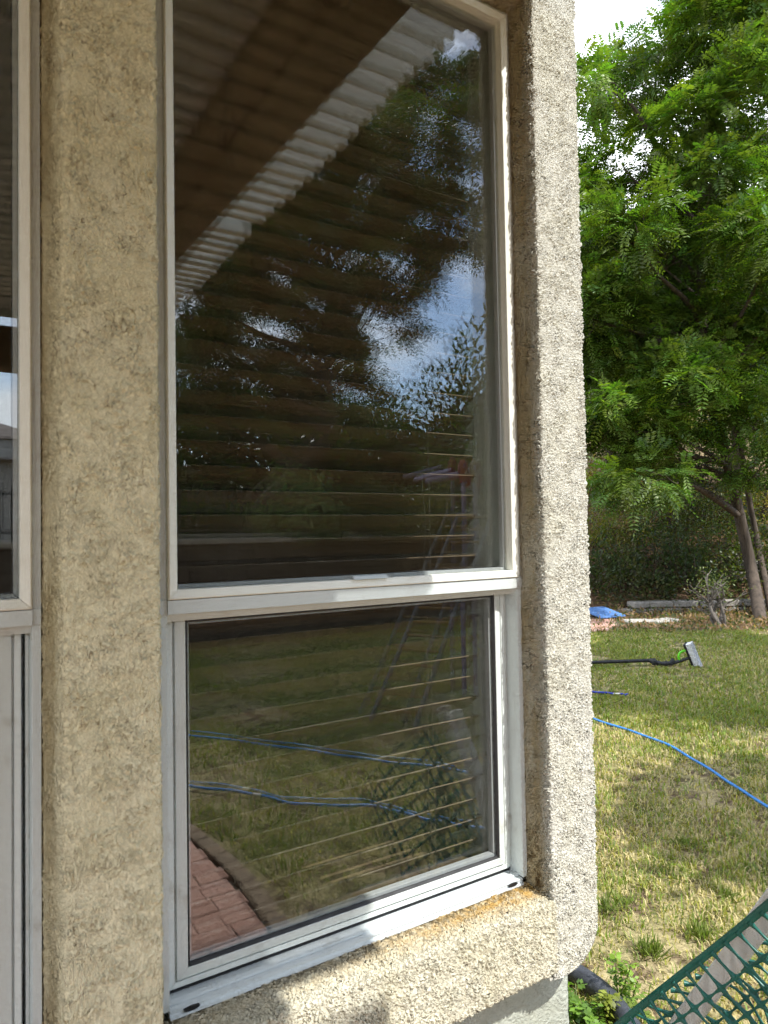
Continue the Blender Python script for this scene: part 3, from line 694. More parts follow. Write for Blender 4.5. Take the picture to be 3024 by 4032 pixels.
spec = [(2390, 420, .75), (2600, 190, .45), (2690, 70, .55), (2340, 330, .45), (2450, 210, .4), (2500, 300, .65), (2620, 330, .6), (2450, 650, .8), (2330, 900, .9), (2560, 560, .55), (2700, 480, .75), (2780, 150, .8), (2900, 50, .95), (3050, 150, 1.1), (2920, 400, 1.0),
        (3060, 520, 1.1), (2800, 700, .85), (2400, 1150, .9), (2560, 1000, .85), (2700, 950, .7), (2900, 850, 1.0), (3050, 950, 1.1), (2360, 1380, .9), (2520, 1330, .75), (2760, 1200, .7), (2930, 1150, .9),
        (3060, 1350, 1.0), (2380, 1600, .7), (2500, 1700, .75), (2620, 1640, .7), (2740, 1500, .7), (2880, 1480, .75), (2400, 1800, .7), (2540, 1850, .7), (2660, 1790, .65), (2340, 1700, .8), (2460, 1550, .8), (2620, 1480, .8), (2640, 1250, .8), (2790, 1350, .8), (2820, 1620, .7), (2600, 780, .5), (2500, 880, .7), (2880, 620, .8), (2720, 700, .7), (2990, 1850, .6), (2780, 1000, .8), (2990, 1650, .8), (2250, 1250, 1.0), (2220, 800, 1.0), (3150, 700, 1.2), (3180, 1200, 1.2), (2880, -250, 1.0), (3080, -200, 1.2), (2980, -550, 1.0), (3200, 1650, .9)]
for u, v, r in spec: cl.append((at(u, v, 11.9+random.uniform(-1.3, 1.5)), r))
clump_tree('ash_tree', tb, trunk, (.115, .06), cl, 'pinnate', 'large green tree with feathery leaves at the lawn edge, leaning trunk', (.100, .172, .026), 560)
# second leaning stem right behind
st = empty('tree_stem', tuple(gnd(3040, 2425)), 'thin leaning tree stem close behind the large green tree trunk', 'tree')
tubes('trunk', [(spline([gnd(3040, 2425)-np.array([0, 0, .25]), gnd(3040, 2425), at(2985, 2150, 13.0), at(2930, 1850, 13.0), at(2900, 1550, 13.0)], 8), np.linspace(.07, .04, 33)), (spline([at(2945, 2200, 12.6), at(2935, 2100, 12.6), at(2925, 2060, 12.6)], 6), np.linspace(.02, .008, 13))], M['bark'], st)

def fill_tree(u, D, r, h, tn, lab):
    c = at(u, 2100, D); c[2] = terrain(c[0], c[1])
    cl = [(c+np.array([0, 0, h*random.uniform(.55, 1.15)])+RH*random.uniform(-r, r)+FH*random.uniform(-r, r)*.6, random.uniform(.75, 1.15)) for _ in range(17)]
    clump_tree('slope_tree', c, [c, c+np.array([.1, 0, h*.35]), c+np.array([0, .1, h*.7]), c+np.array([0, 0, h*.95])], (.12, .05), cl, 'wide', lab, tn, 420, 'trees on the slope')
fill_tree(2400, 16.5, 1.7, 5.6, (.075, .14, .022), 'dense tree on the slope just right of the house corner')
fill_tree(2640, 17.5, 1.8, 5.6, (.065, .125, .02), 'dense tree on the slope behind the middle of the large tree')
fill_tree(2900, 16.5, 1.8, 5.4, (.08, .14, .022), 'dense tree on the slope behind the leaning trunk')
fill_tree(3130, 15.5, 1.8, 5.6, (.07, .13, .02), 'dense tree on the slope at the right edge')
# tree beside the lawn (out of frame to the right) whose shade lies on the far grass
b2 = np.array([8.9, -1.0, 0.0])
cl = [((8.5+random.uniform(-2.1, 1.9), -1.0+random.uniform(-1.1, .9), 6.8+random.uniform(-.9, 1.1)), random.uniform(.75, 1.0)) for _ in range(24)]
cl += [((3.8, -1.2, 2.9), .42), ((3.95, -.95, 3.0), .42), ((4.2, -1.25, 3.1), .44), ((4.35, -1.0, 3.2), .44), ((4.6, -1.15, 3.3), .4), ((5.4, -1.6, 3.8), .4)]  # low outlying clumps, unseen, added to cast the dark patch on the lawn
clump_tree('shade_tree', b2, [b2, b2+(0.05, .1, 1.4), b2+(-.1, .05, 3.2), b2+(.05, -.1, 5.2), b2+(.1, 0, 7.0)], (.17, .06), cl, 'coarse', 'leafy tree beside the lawn that shades the far grass', (.085, .16, .03), 420)

# ------------------------------------------------------------------ trees and shrubs seen in the glass (behind the camera)
def mir(P): P = np.array(P, float); P[1] = -P[1]; return P
def R(u, v, D): return mir(at(u, v, D))
rb = R(985, 2070, 12.4); rb[2] = 1.42
trunk = [rb, R(1030, 2000, 12.3), R(1130, 1900, 12.2), R(1250, 1780, 12.0), R(1330, 1650, 12.0), R(1300, 1400, 12.1), R(1330, 1050, 12.2), R(1420, 700, 12.3)]
spec = [(1760, 330, .75), (1850, 480, .7), (1700, 600, .85), (1560, 520, .55), (1500, 760, .8), (1650, 850, .9), (1800, 900, .85), (1350, 850, .75), (1250, 1000, .85), (1420, 1050, .85), (1600, 1080, .75), 
        (1120, 1150, .75), (950, 1150, .7), (800, 1130, .75), (1300, 1250, .8), (1480, 1280, .8), (1000, 1330, .85), (850, 1320, .8), (730, 1400, .7), (1170, 1420, .85), (1370, 1440, .7), (740, 1600, .6), (880, 1560, .65), (1050, 1560, .65), (1240, 1580, .6), (1450, 1600, .5), (1650, 300, .55), (1200, 700, .8), (1020, 850, .8), (1400, 480, .7), (1450, 620, .7), (880, 980, .8), (760, 1000, .7), (1560, 330, .6), (1100, 980, .8)]
cl = [(R(u, v, 11.8+random.uniform(-1.2, 1.4)), r) for u, v, r in spec]
cl += [(np.array([random.uniform(3.2, 6.2), random.uniform(-11.6, -9.2), random.uniform(7.0, 8.8)]), random.uniform(.75, 1.0)) for _ in range(12)]  # more crown clumps, added for the shade they throw on the far lawn
clump_tree('willow_leaved_tree', rb, trunk, (.17, .08), cl, 'narrow', 'big dark tree with narrow leaves and a slanting trunk, reflected in the upper glass', (.065, .105, .024), 900)
def bush(name, c, r, hgt, n, tint, label, L=(.05, .10), W=.03, droop=0.0, group=None, cat='shrub'):
    root = empty(name, (c[0], c[1], c[2]), label, cat, group)
    ch = []
    for q in range(9):
        d = rand_dir(1)[0]; d[2] = abs(d[2])+.4; e = np.array(c)+d*np.array([r, r, hgt])*.7; ch.append(limb_chain(c, e, .018, .004, .08, 7))
    tubes('stem', ch, M['bark'], root, 6)
    d = rand_dir(n); d[:, 2] = np.abs(d[:, 2]); lump = 1+.28*np.sin(d[:, 0]*5+c[0]*3)*np.sin(d[:, 1]*6+c[1])+.15*np.sin(d[:, 2]*9+c[0])
    P = np.array(c)+d*np.array([r, r, hgt])*(lump*rng.uniform(.35, 1.0, n)**.5)[:, None]
    tn = np.array(tint)*rng.uniform(.55, 1.4, (n, 1))*np.stack([rng.uniform(.75, 1.4, n), np.ones(n), rng.uniform(.7, 1.3, n)], -1)
    V, F, C = leaf_quads(P, d+rng.normal(0, .6, (n, 3))+np.array([0, 0, -droop]), rng.uniform(L[0], L[1], n), W*rng.uniform(.7, 1.3, n), tn)
    mesh('foliage', V, F, M['leaf'], root, colors=C); return root
for i, (u, v, D, r, h, tint, lab, dr) in enumerate([
        (1200, 2060, 10.6, .85, 1.05, (.13, .20, .055), 'pale green weeping bush above the retaining wall, reflected beside the slanting trunk', 1.6),
        (780, 2060, 10.6, .8, .75, (.07, .11, .03), 'dark green bush reflected low at the left side of the upper glass', .2),
        (1450, 2060, 10.8, .8, .75, (.075, .10, .03), 'olive green bush reflected right of the pale weeping bush', .2),
        (1640, 2060, 11.2, .8, .65, (.10, .115, .03), 'yellowish bush reflected left of the play ladder', .2),
        (1850, 2030, 11.4, .95, 1.5, (.06, .10, .03), 'tall dark bush reflected behind the play tower', .2),
        (560, 2060, 10.6, .9, .8, (.06, .09, .03), 'dark round bush on the terrace behind the pergola post', .2)]):
    c = R(u, v, D); c[2] = 1.42; bush('garden_bush', c, r, h, 2600, tint, lab, (.07, .14), .028, dr, 'bushes on the raised terrace')

for i, (u, v, D, r, h, tn, lab) in enumerate([(760, 1900, 16, 1.9, 2.3, (.05, .08, .022), 'broad dark tree far behind the fence, leftmost in the glass'), (1050, 1850, 18, 2.1, 2.6, (.06, .09, .025), 'rounded tree far behind the slanting trunk'), (1330, 1850, 17, 2.0, 2.3, (.045, .075, .02), 'dark tree far behind the pale weeping bush'), (1560, 1830, 18, 1.9, 2.0, (.07, .095, .03), 'olive tree far behind, left of the play tower'), (1850, 1800, 17, 1.8, 2.8, (.055, .085, .025), 'tall tree far behind the play tower')]):
    c = R(u, v, D); c[2] = 1.42; bush('background_tree', c, r, h*1.45, 9000, tn, lab, (.16, .30), .085, .2, 'trees beyond the iron fence', 'tree')
# retaining wall with coping and iron fence
rw = empty('retaining_wall', (3, -8.2, 0), 'dark block retaining wall with a pale coping across the far yard, reflected at eye level', 'wall')
blk = bpy.data.meshes.new('block'); blk.from_pydata(boxv(-.39, .39, -.14, .14, 0, .268), [], BF); blk.materials.append(mat_simple('dark_block', (.115, .085, .062), .95, .45, 5, bump=.8, bscale=30)); blk.update()
cop = bpy.data.meshes.new('coping_stone'); cop.from_pydata(boxv(-.445, .445, -.19, .19, 0, .075), [], BF); cop.materials.append(mat_simple('coping', (.50, .44, .36), .9, .3, 8, bump=.5)); cop.update()
for r in range(5):
    for c in range(15):
        x = -1.2+c*.80+(r % 2)*.40; o = bpy.data.objects.new('block', blk); link(o); o.location = (x, -8.2+random.uniform(-.012, .012), -.01+r*.278); bevel(o, .012); put(o, rw)
for c in range(14):
    o = bpy.data.objects.new('coping_stone', cop); link(o); o.location = (-1.2+c*.90, -8.2, 1.385); bevel(o, .008); put(o, rw)
fn = empty('iron_fence', (3, -8.3, 1.46), 'black iron picket fence standing on the retaining wall coping', 'fence')
pk = bpy.data.meshes.new('picket'); pk.from_pydata(boxv(-.009, .009, -.009, .009, 0, .62)+[(0, 0, .69)], [], [(0, 1, 5, 4), (1, 2, 6, 5), (2, 3, 7, 6), (3, 0, 4, 7), (4, 5, 8), (5, 6, 8), (6, 7, 8), (7, 4, 8)]); pk.materials.append(M['black_plastic']); pk.update()
for i in range(92):
    o = bpy.data.objects.new('picket', pk); link(o); o.location = (-1.4+i*.125, -8.26, 1.46); put(o, fn)
for z in (1.56, 2.02): box('rail', -1.5, 10.1, -8.275, -8.245, z, z+.028, M['black_plastic'], fn)

# play tower with ladder
M['yellow'] = mat_simple('yellow_plastic', (.22, .125, .02), .45, .15); M['red'] = mat_simple('red_plastic', (.22, .02, .018), .45, .15)
M['purple'] = mat_simple('grey_violet_plastic', (.22, .19, .27), .4, .2); M['alu'] = mat_simple('ladder_grey', (.13, .13, .135), .4, .2, metal=.3)
pt = empty('play_tower', tuple(R(1830, 2250, 6.2)[:2])+(0,), 'play tower with slide tube and yellow-runged ladder, reflected in the upper glass', 'play tower')
L0, L1 = R(1700, 2300, 6.0), R(1815, 2020, 6.3); R0, R1 = R(1850, 2300, 5.8), R(1950, 2010, 6.1)
DK = 0.0
L0 = L1+(L0-L1)*((DK-L1[2])/(L0[2]-L1[2])); R0 = R1+(R0-R1)*((DK-R1[2])/(R0[2]-R1[2]))
for a, b_ in ((L0, L1), (R0, R1)): tubes('ladder_rail', [(np.array([a, (a+b_)/2, b_]), .022)], M['alu'], pt, 8)
for t in np.linspace(.06, .97, 15): tubes('rung', [(np.array([L0+(L1-L0)*t, (L0+R0)/2+((L1+R1)/2-(L0+R0)/2)*t, R0+(R1-R0)*t]), .011)], M['yellow'], pt, 8)
tubes('slide_tube', [(spline([R(1690, 1895, 6.9), R(1760, 1880, 6.6), R(1850, 1860, 6.4), R(1890, 1840, 6.3)], 8), .035)], M['purple'], pt, 12)
tubes('slide_tube', [(spline([R(1640, 1890, 7.2), R(1720, 1868, 6.9), R(1790, 1850, 6.7)], 8), .028)], M['purple'], pt, 12)
for du, mt in ((0, 'red'), (45, 'yellow')):
    p = R(1828+du, 1835, 6.35); tubes('post', [(np.array([(p[0], p[1], DK), (p[0], p[1], p[2]*.6), p-np.array([0, 0, .15])]), .022)], M['purple'], pt, 12)
    tubes('finial', [(np.array([p-np.array([0, 0, .15]), p-np.array([0, 0, .06]), p, p+np.array([0, 0, .06])]), np.array([.03, .045, .05, .02]))], M[mt], pt, 12)
p = R(1862, 1880, 6.4); box('panel', p[0]-.11, p[0]+.11, p[1]-.02, p[1]+.02, p[2]-.10, p[2]+.05, M['red'], pt, .01)

# neighbouring house, seen only in the sliver of the left window
nh = empty('neighbour_house', (-2, -19, 1.4), 'neighbouring house with tiled roof, reflected in the left-edge window', 'house')
box('wall', -8, 1.9, -22, -17, 1.3, 3.3, mat_simple('pale_render', (.55, .53, .48), .9, .1), nh); box('fascia', -8.3, 2.2, -17.1, -16.7, 3.3, 3.75, mat_simple('fascia_white', (.6, .6, .58), .6, .1), nh)
poly('roof', [(-8.5, -16.6, 3.76), (2.4, -16.6, 3.76), (2.4, -22.5, 3.76), (-8.5, -22.5, 3.76), (-5, -19.5, 5.0), (-.5, -19.5, 5.0)], [(0, 1, 5, 4), (1, 2, 5), (2, 3, 4, 5), (3, 0, 4), (0, 3, 2, 1)], mat_simple('grey_tile', (.25, .20, .17), .9, .4, 6), nh)

# ------------------------------------------------------------------ garden edge at the right: stone wall, shrubs, brick pad, mat
def wall_blocks(name, pts, h, rows, label, mat, blen=.42):
    root = empty(name, tuple(pts[0]), label, 'wall'); pts = np.array(pts, float)
    d = np.concatenate([[0], np.cumsum(np.linalg.norm(np.diff(pts, axis=0), axis=1))])
    for r in range(rows):
        s = (r % 2)*blen*.5
        while s < d[-1]:
            L = blen*random.uniform(.75, 1.1); p = np.array([np.interp(s+L/2, d, pts[:, i]) for i in range(3)]); q = np.array([np.interp(s+L/2+.05, d, pts[:, i]) for i in range(3)])-p
            hh = h/rows; o = box('stone', -L/2+.008, L/2-.008, -.13, .13, .004, hh-.006, mat, None, .02)
            o.location = (p[0], p[1], p[2]+r*hh-.02); o.rotation_euler = (random.uniform(-.03, .03), random.uniform(-.02, .02), math.atan2(q[1], q[0])+random.uniform(-.05, .05)); put(o, root); s += L
    return root
wl = [gnd(2440, 2420), gnd(2560, 2414), gnd(2660, 2412), gnd(2790, 2412), gnd(2920, 2408), gnd(3080, 2410)]
wall_blocks('stone_wall', wl, .24, 2, 'low grey stone wall along the back of the planting bed', M['stone'])
wl = [gnd(2890, 2385), gnd(2960, 2380), gnd(3080, 2382)]
for p in wl: p[2] = terrain(p[0], p[1])
wall_blocks('raised_bed_wall', wl, .34, 2, 'taller pale stone step behind the bare shrub', M['stone'])
kb = [gnd(2455, 2452), gnd(2530, 2450), gnd(2610, 2449)]
wall_blocks('kerb_stones', kb, .07, 1, 'pale kerb stones lying in the bed near the blue mat', mat_simple('kerb_pale', (.45, .42, .37), .9, .25, 12), .5)
# flat rocks near the corner
for i, (u, v, s, lab) in enumerate([(2352, 2372, .26, 'flat grey boulder just past the house corner'), (2430, 2392, .22, 'reddish flat rock right of the grey boulder'), (2490, 2402, .20, 'small flat rock at the left end of the stone wall')]):
    p = gnd(u, v); n = 14; V = []
    for a in range(7):
        for b_ in range(n):
            ph = a/6*math.pi; t = b_/n*2*math.pi; r = s*(1+.22*math.sin(3*t+i)+.12*math.cos(5*t+2*i)); V.append((p[0]+r*1.5*math.sin(ph)*math.cos(t), p[1]+r*1.2*math.sin(ph)*math.sin(t), .07+s*.42*math.cos(ph)))
    F = [(a*n+b_, (a+1)*n+b_, (a+1)*n+(b_+1) % n, a*n+(b_+1) % n) for a in range(6) for b_ in range(n)]
    o = poly('rock', V, F, M['rock'], None, True); tag(o, lab, 'rock', 'rocks by the planting bed')
# brick pad
pad = [gnd(2478, 2500), gnd(2440, 2530)]
pc = np.array([8.02, 6.85]); NP = 40
pad = poly('brick_pad', [(pc[0]+1.28*math.cos(a), pc[1]+1.0*math.sin(a), .012) for a in np.linspace(0, 2*math.pi, NP, endpoint=False)]+[(pc[0]+1.28*math.cos(a), pc[1]+1.0*math.sin(a), -.1) for a in np.linspace(0, 2*math.pi, NP, endpoint=False)],
           [tuple(range(NP))]+[(i, NP+i, NP+(i+1) % NP, (i+1) % NP) for i in range(NP)], mat_simple('joint_sand2', (.16, .13, .10), .95, .3, 60))
tag(pad, 'rounded red brick pad at the far lawn edge', 'paving', kind='structure')
for r in range(-9, 10):
    for c in range(-6, 7):
        x = c*.230+(r % 2)*.115; y_ = r*.115
        if (abs(x)+.06)**2/1.28**2+(abs(y_)+.03)**2/1.0 < 1: place(bm1, 'brick', (pc[0]+x, pc[1]+y_, -.012+random.uniform(-.004, .004)), random.uniform(-.02, .02), pad)
# foam mat with zigzag edge
p0 = gnd(2345, 2462); a0 = math.atan2(FW[1], FW[0]); S_ = .52
def zig(n=14, d=.022):
    P = []
    for s in range(4):
        for i in range(n):
            t = i/n; o = d if i % 2 else 0
            P.append([(t*S_, -o), (S_+o, t*S_), (S_-t*S_, S_+o), (-o, S_-t*S_)][s])
    return P
Z = zig(); n = len(Z)
ct, stn = math.cos(a0-1.15), math.sin(a0-1.15)
cx, cy = gnd(2372, 2436)[:2]
V = [(cx+(x-S_/2)*ct-(y_-S_/2)*stn, cy+(x-S_/2)*stn+(y_-S_/2)*ct, .05+.10*(y_/S_)+dz) for dz in (.0, .014) for x, y_ in Z]
o = poly('foam_mat', V, [tuple(range(n))[::-1], tuple(range(n, 2*n))]+[(i, (i+1) % n, n+(i+1) % n, n+i) for i in range(n)], M['mat_blue']); tag(o, 'blue foam play mat tile with zigzag edges on the brick pad', 'mat')

# bare twisted shrub
sb = gnd(2838, 2462); sr = empty('bare_shrub', tuple(sb), 'small twisted shrub with bare grey branches in front of the stone wall', 'shrub'); ch = []; tips = []
for q in range(7):
    a = random.uniform(-1.0, 1.0); e = sb+RH*math.sin(a)*random.uniform(.2, .42)+FH*random.uniform(-.2, .2)+np.array([0, 0, random.uniform(.35, .55)])
    c_ = limb_chain(sb+RH*random.uniform(-.05, .05), e, .032, .016, .10, 9); ch.append(c_)
    for w_ in range(4):
        s_ = c_[0][random.randint(4, 8)]; e2 = s_+RH*random.uniform(-.32, .32)+FH*random.uniform(-.2, .2)+np.array([0, 0, random.uniform(.08, .38)]); c2 = limb_chain(s_, e2, .013, .005, .12, 7); ch.append(c2); tips.append(e2)
        e3 = c2[0][4]+RH*random.uniform(-.2, .2)+np.array([0, 0, random.uniform(.05, .22)]); ch.append(limb_chain(c2[0][4], e3, .006, .003, .1, 5)); tips.append(e3)
tubes('branches', ch, M['bark_grey'], sr, 6)
tips = np.array(tips); P = tips[rng.integers(0, len(tips), 420)]+rng.normal(0, .07, (420, 3))
V, F, C = leaf_quads(P, rand_dir(420), rng.uniform(.03, .06, 420), np.full(420, .02), np.array([.13, .16, .05])*rng.uniform(.6, 1.5, (420, 1))); mesh('foliage', V, F, M['leaf'], sr, colors=C)

# hillside shrubs
hs = [(2360, 2200, 13.2, .8, .9, 0), (2480, 2290, 12.9, .75, .85, 1), (2600, 2200, 13.4, .95, 1.15, 0), (2720, 2290, 12.9, .75, 1.0, 0), (2840, 2180, 13.6, .9, 1.1, 3), (2960, 2250, 13.2, .9, .9, 3), (3060, 2150, 13.6, 1.0, 1.2, 0),
      (2330, 2050, 14.6, .9, .9, 2), (2460, 2050, 15.0, .9, .9, 2), (2640, 2020, 15.2, .9, 1.0, 3), (2800, 1990, 15.4, 1.1, 1.0, 3), (2950, 1960, 15.8, 1.1, 1.1, 4), (2360, 1850, 17.5, 1.1, 1.0, 4), (2560, 1850, 17.8, 1.2, 1.1, 3), (2760, 1820, 18.2, 1.3, 1.2, 1), (2980, 1750, 18.5, 1.4, 1.6, 3),
      (2340, 1600, 22, 1.8, 1.7, 2), (2560, 1600, 22.5, 1.8, 1.8, 4), (2790, 1550, 23, 2.0, 2.2, 3), (3010, 1500, 23, 2.0, 2.4, 1), (2450, 1300, 29, 2.6, 2.8, 4), (2750, 1250, 30, 2.8, 3.0, 3), (3000, 1200, 30, 3.0, 3.2, 2), (3200, 1900, 17, 1.5, 1.6, 0), (3250, 2250, 13.2, 1.0, 1.1, 1)]
tints = [(.04, .065, .017), (.06, .075, .024), (.16, .175, .04), (.085, .11, .028), (.25, .22, .065)]
words = ['very dark green', 'dark olive', 'yellow-green', 'mid green', 'dry golden green']
rowname = {0: 'front row', 1: 'second row', 2: 'third row', 3: 'high on the slope'}
for i, (u, v, D, r, h, t) in enumerate(hs):
    c = at(u, v, D); c[2] = terrain(c[0], c[1])-.05; row = 0 if D < 14 else 1 if D < 16.5 else 2 if D < 20 else 3
    k = sum(1 for q in hs[:i] if (0 if q[2] < 14 else 1 if q[2] < 16.5 else 2 if q[2] < 20 else 3) == row)
    ordn = ['first', 'second', 'third', 'fourth', 'fifth', 'sixth', 'seventh', 'eighth', 'ninth'][k]
    bush('hillside_shrub', c, r, h, int(2300*min(1.6, max(.7, r))), tints[t], '%s shrub on the hillside, %s from the house corner %s' % (words[t], ordn, {0: 'in the front row', 1: 'in the second row', 2: 'in the third row', 3: 'high on the slope'}[row]), (.05*max(1, D/15), .09*max(1, D/15)), .036*max(1, D/15), 0, 'shrubs on the hillside')
# leaf litter and low ground cover on the bank
n = 46000; u_ = np.concatenate([rng.uniform(2250, 3300, 26000), rng.uniform(0, 2250, 14000), rng.uniform(3300, 4400, 6000)]); s_ = rng.uniform(10.1, 19, n)
P = np.array([CAM+ray(a, 2090)*b_ for a, b_ in zip(u_, s_)]); P[:, 2] = terrain(P[:, 0], P[:, 1])+rng.uniform(.0, .10, n)*np.clip((s_-11), .1, 1.6)
drym = rng.random(n) < .55
tn = np.where(drym[:, None], np.array([.30, .19, .10]), np.array([.09, .115, .035]))*rng.uniform(.5, 1.4, (n, 1))
V, F, C = leaf_quads(P, rand_dir(n)+np.array([0, 0, .2]), rng.uniform(.04, .10, n)*np.where((u_ > 2250) & (u_ < 3300), 1, 1.8), rng.uniform(.015, .035, n)*np.where((u_ > 2250) & (u_ < 3300), 1, 1.8), tn)
tag(mesh('ground_cover', V, F, M['leaf'], colors=C), 'dry leaves and low ground cover on the bank', 'ground cover', kind='stuff')

# ------------------------------------------------------------------ hoses
def hose(name, pts, r, mat, label, fit=None):
    P = spline([(x, y_, terrain(np.array(x), np.array(y_))+r+.018) for x, y_ in pts], 14); P[:, 2] += .003*np.sin(np.arange(len(P))*.6)
    root = tubes(name, [(P, r)], mat, None, 10); tag(root, label, 'hose', 'blue hoses on the lawn')
    for e in (fit or []):
        q = P[e]; q2 = P[e+1] if e >= 0 and e+1 < len(P) else P[e-1]; d_ = (q2-q)/np.linalg.norm(q2-q); tubes('fitting', [(np.array([q-d_*.03, q, q+d_*.03]), r*1.35)], M['brass'], root, 10)
    return root
hose('garden_hose', [(4.9, 4.6), (4.55, 3.6), (4.298, 2.643), (4.202, 1.996), (3.951, 1.461), (3.68, .967), (3.35, .1), (3.05, -1.1), (2.754, -2.174), (2.39, -2.74), (2.092, -3.235), (1.536, -4.063), (.6, -5.3)], .0085, M['hose'], 'long light blue hose curving across the sunlit lawn')
hose('garden_hose', [(1.0, -3.5), (1.224, -3.025), (1.498, -2.667), (1.663, -2.356), (1.982, -2.092), (2.108, -1.81), (2.273, -1.553), (2.7, -1.0), (3.2, -.75)], .0085, M['hose'], 'blue hose nearest the brick patio, reflected in the lower glass', [30])
hose('garden_hose', [(4.6, 4.3), (4.95, 3.6), (5.014, 3.273), (5.117, 3.076), (5.16, 3.02)], .009, M['hose_dark'], 'short dark blue hose end with a metal fitting', [40])

# ------------------------------------------------------------------ window cleaning brush on the lawn
br = empty('cleaning_brush', tuple(gnd(2700, 2620)), 'window cleaning brush with grey bristles on a black pole lying on the lawn', 'brush')
a = gnd(2290, 2628)+np.array([0, 0, .05]); b_ = gnd(2560, 2622)+np.array([0, 0, .06]); c_ = at(2675, 2607, 8.55)
Dh = np.linalg.norm(gnd(2690, 2622)-CAM)
tubes('pole', [(np.array([a, (a+b_)/2, b_]), .019)], M['black_plastic'], br, 10)
D0 = float((gnd(2700, 2625)-CAM)@FW)
tubes('swivel_joint', [(spline([b_, at(2600, 2612, D0), at(2650, 2610, D0), at(2710, 2592, D0)], 6), np.array([.026, .03, .024, .034, .022, .03, .024, .02, .026, .03, .022, .028, .02, .02, .018, .018, .016, .016, .016])[:19])], M['black_plastic'], br, 10)
for (u, v) in ((2575, 2604), (2648, 2604)): tubes('clamp', [(np.array([at(u, v-12, D0), at(u, v, D0), at(u, v+14, D0)]), np.array([.012, .03, .02]))], M['black_plastic'], br, 8)
t0, t1 = at(2702, 2533, D0), at(2742, 2630, D0); ax = (t1-t0)/np.linalg.norm(t1-t0); sd = np.cross(ax, FW); sd /= np.linalg.norm(sd)
if sd@RT < 0: sd = -sd
sd = sd*.62-FW*.72+RT*.1; sd -= ax*(sd@ax); sd /= np.linalg.norm(sd)
bk = np.cross(ax, sd)
def obox(name, cpt, A, B, Cc, la, lb, lc, mat, parent):
    V = [cpt+A*sa*la/2+B*sb_*lb/2+Cc*sc*lc/2 for sc in (-1, 1) for sa, sb_ in ((-1, -1), (1, -1), (1, 1), (-1, 1))]
    o = poly(name, V, BF, mat, parent); bevel(o, .004); return o
mid = (t0+t1)/2; Lb = np.linalg.norm(t1-t0)
obox('brush_block', mid-sd*.012, ax, sd, bk, Lb, .03, .07, M['black_plastic'], br)
tuft = []
for i in np.linspace(-.47, .47, 19):
    for j in np.linspace(-.40, .40, 5):
        s0 = mid+ax*Lb*i+bk*.07*j; tuft.append((np.array([s0, s0+sd*.03, s0+sd*.062+ax*i*.012+bk*j*.01]), np.array([.0072, .0075, .0068])))
o = tubes('bristles', tuft, M['bristle'], br, 6)
tubes('water_tube', [(spline([at(2677, 2602, D0), at(2672, 2585, D0), at(2680, 2568, D0), at(2700, 2561, D0)], 8), .012)], M['lime'], br, 8)

# ------------------------------------------------------------------ green plastic fence netting and its stake
PB, PD = np.array([1.283, .072, .049]), np.array([-.004, -.514, .858])
stake = empty('fence_stake', tuple(PB-PD*.1), 'weathered grey wooden stake leaning by the house corner behind green netting', 'stake')
s0, s1 = PB-PD*.12, PB+PD*1.075; A = PD/np.linalg.norm(PD); B_ = np.cross(A, np.array([1.0, 0, 0])); B_ /= np.linalg.norm(B_); C_ = np.cross(A, B_)
k_ = NT('stake_wood'); gg = k_.noise(1.0, 5, .65, (90, 60, 6)); k_.color(k_.mix(k_.ramp(gg, .3, .7), (.72, .70, .67), (.48, .455, .43))); k_.rough(.9, .2); k_.bump(gg, .6, .002)
obox('stake_shaft', (s0+s1)/2, A, B_, C_, np.linalg.norm(s1-s0), .038, .034, k_.m, stake)
for t in (.55, .88): obox('staple', PB+PD*t-C_*.019, A, B_, C_, .006, .03, .004, M['brass'], stake)
net = empty('plastic_netting', (1.21, -.2, .45), 'green plastic fence netting slumped beside the house corner', 'netting')
O = np.array([1.20, -.258, .655]); E1 = np.array([0, -.637, .771]); E2 = np.array([.10, -.742, -.630]); E2 /= np.linalg.norm(E2)
PU, PV = .0365, .050
def sheet(i, j, lay):
    u, v = i*PU, j*PV
    bulge = np.array([1.0, 0, 0])*(.020*np.sin(u*9+lay)+.03*np.sin(v*8+u*5+lay*2)*(v > 0)*np.minimum(1, v*6))
    if lay == 0: return O+E1*u+E2*v+bulge
    # second, crumpled layer folded behind the first
    return O+np.array([.085, .02, -.03])+E1*(u*.93+.02*math.sin(v*11))+E2*(v*.92+.005+.03*math.sin(u*13))+np.array([.04*math.sin(v*14+u*7)+.05*v, .03*math.sin(u*17+v*5), .02*math.sin(v*21)])
def netting(lay, i0, i1, rows, name):
    ch = []
    def strand(pts_fn, m, r_n, r_m):
        t = np.linspace(0, m, m*4+1); P = np.array([pts_fn(x) for x in t]); ph = np.abs((t+.5) % 1-.5)*2
        return P, r_m+(r_n-r_m)*(1-ph)**2.2
    for i in range(i0, i1+1): ch.append(strand(lambda x: sheet(i, x, lay), rows, .0060, .0024))
    for j in range(1, rows+1): ch.append(strand(lambda x: sheet(i0+x, j, lay)+np.array([0, 0, .0]), i1-i0, .0060, .0020))
    tubes(name, ch, M['net'], net, 6)
netting(0, -14, 10, 11, 'netting_sheet'); netting(1, -14, 9, 10, 'folded_sheet')
for lay, nm in ((0, 'border_band'),):
    P = np.array([sheet(x, 0, lay) for x in np.linspace(-14.2, 10.2, 90)])
    n = len(P); q = E2*.0056; nn = np.array([1.0, 0, 0])*.0022
    V = np.concatenate([P-q*1.4-nn, P+q-nn, P+q+nn, P-q*1.4+nn]); F = []
    for i in range(n-1):
        for k in range(4): F.append((k*n+i, ((k+1) % 4)*n+i, ((k+1) % 4)*n+i+1, k*n+i+1))
    mesh(nm, V, np.array(F), M['net'], net, False)

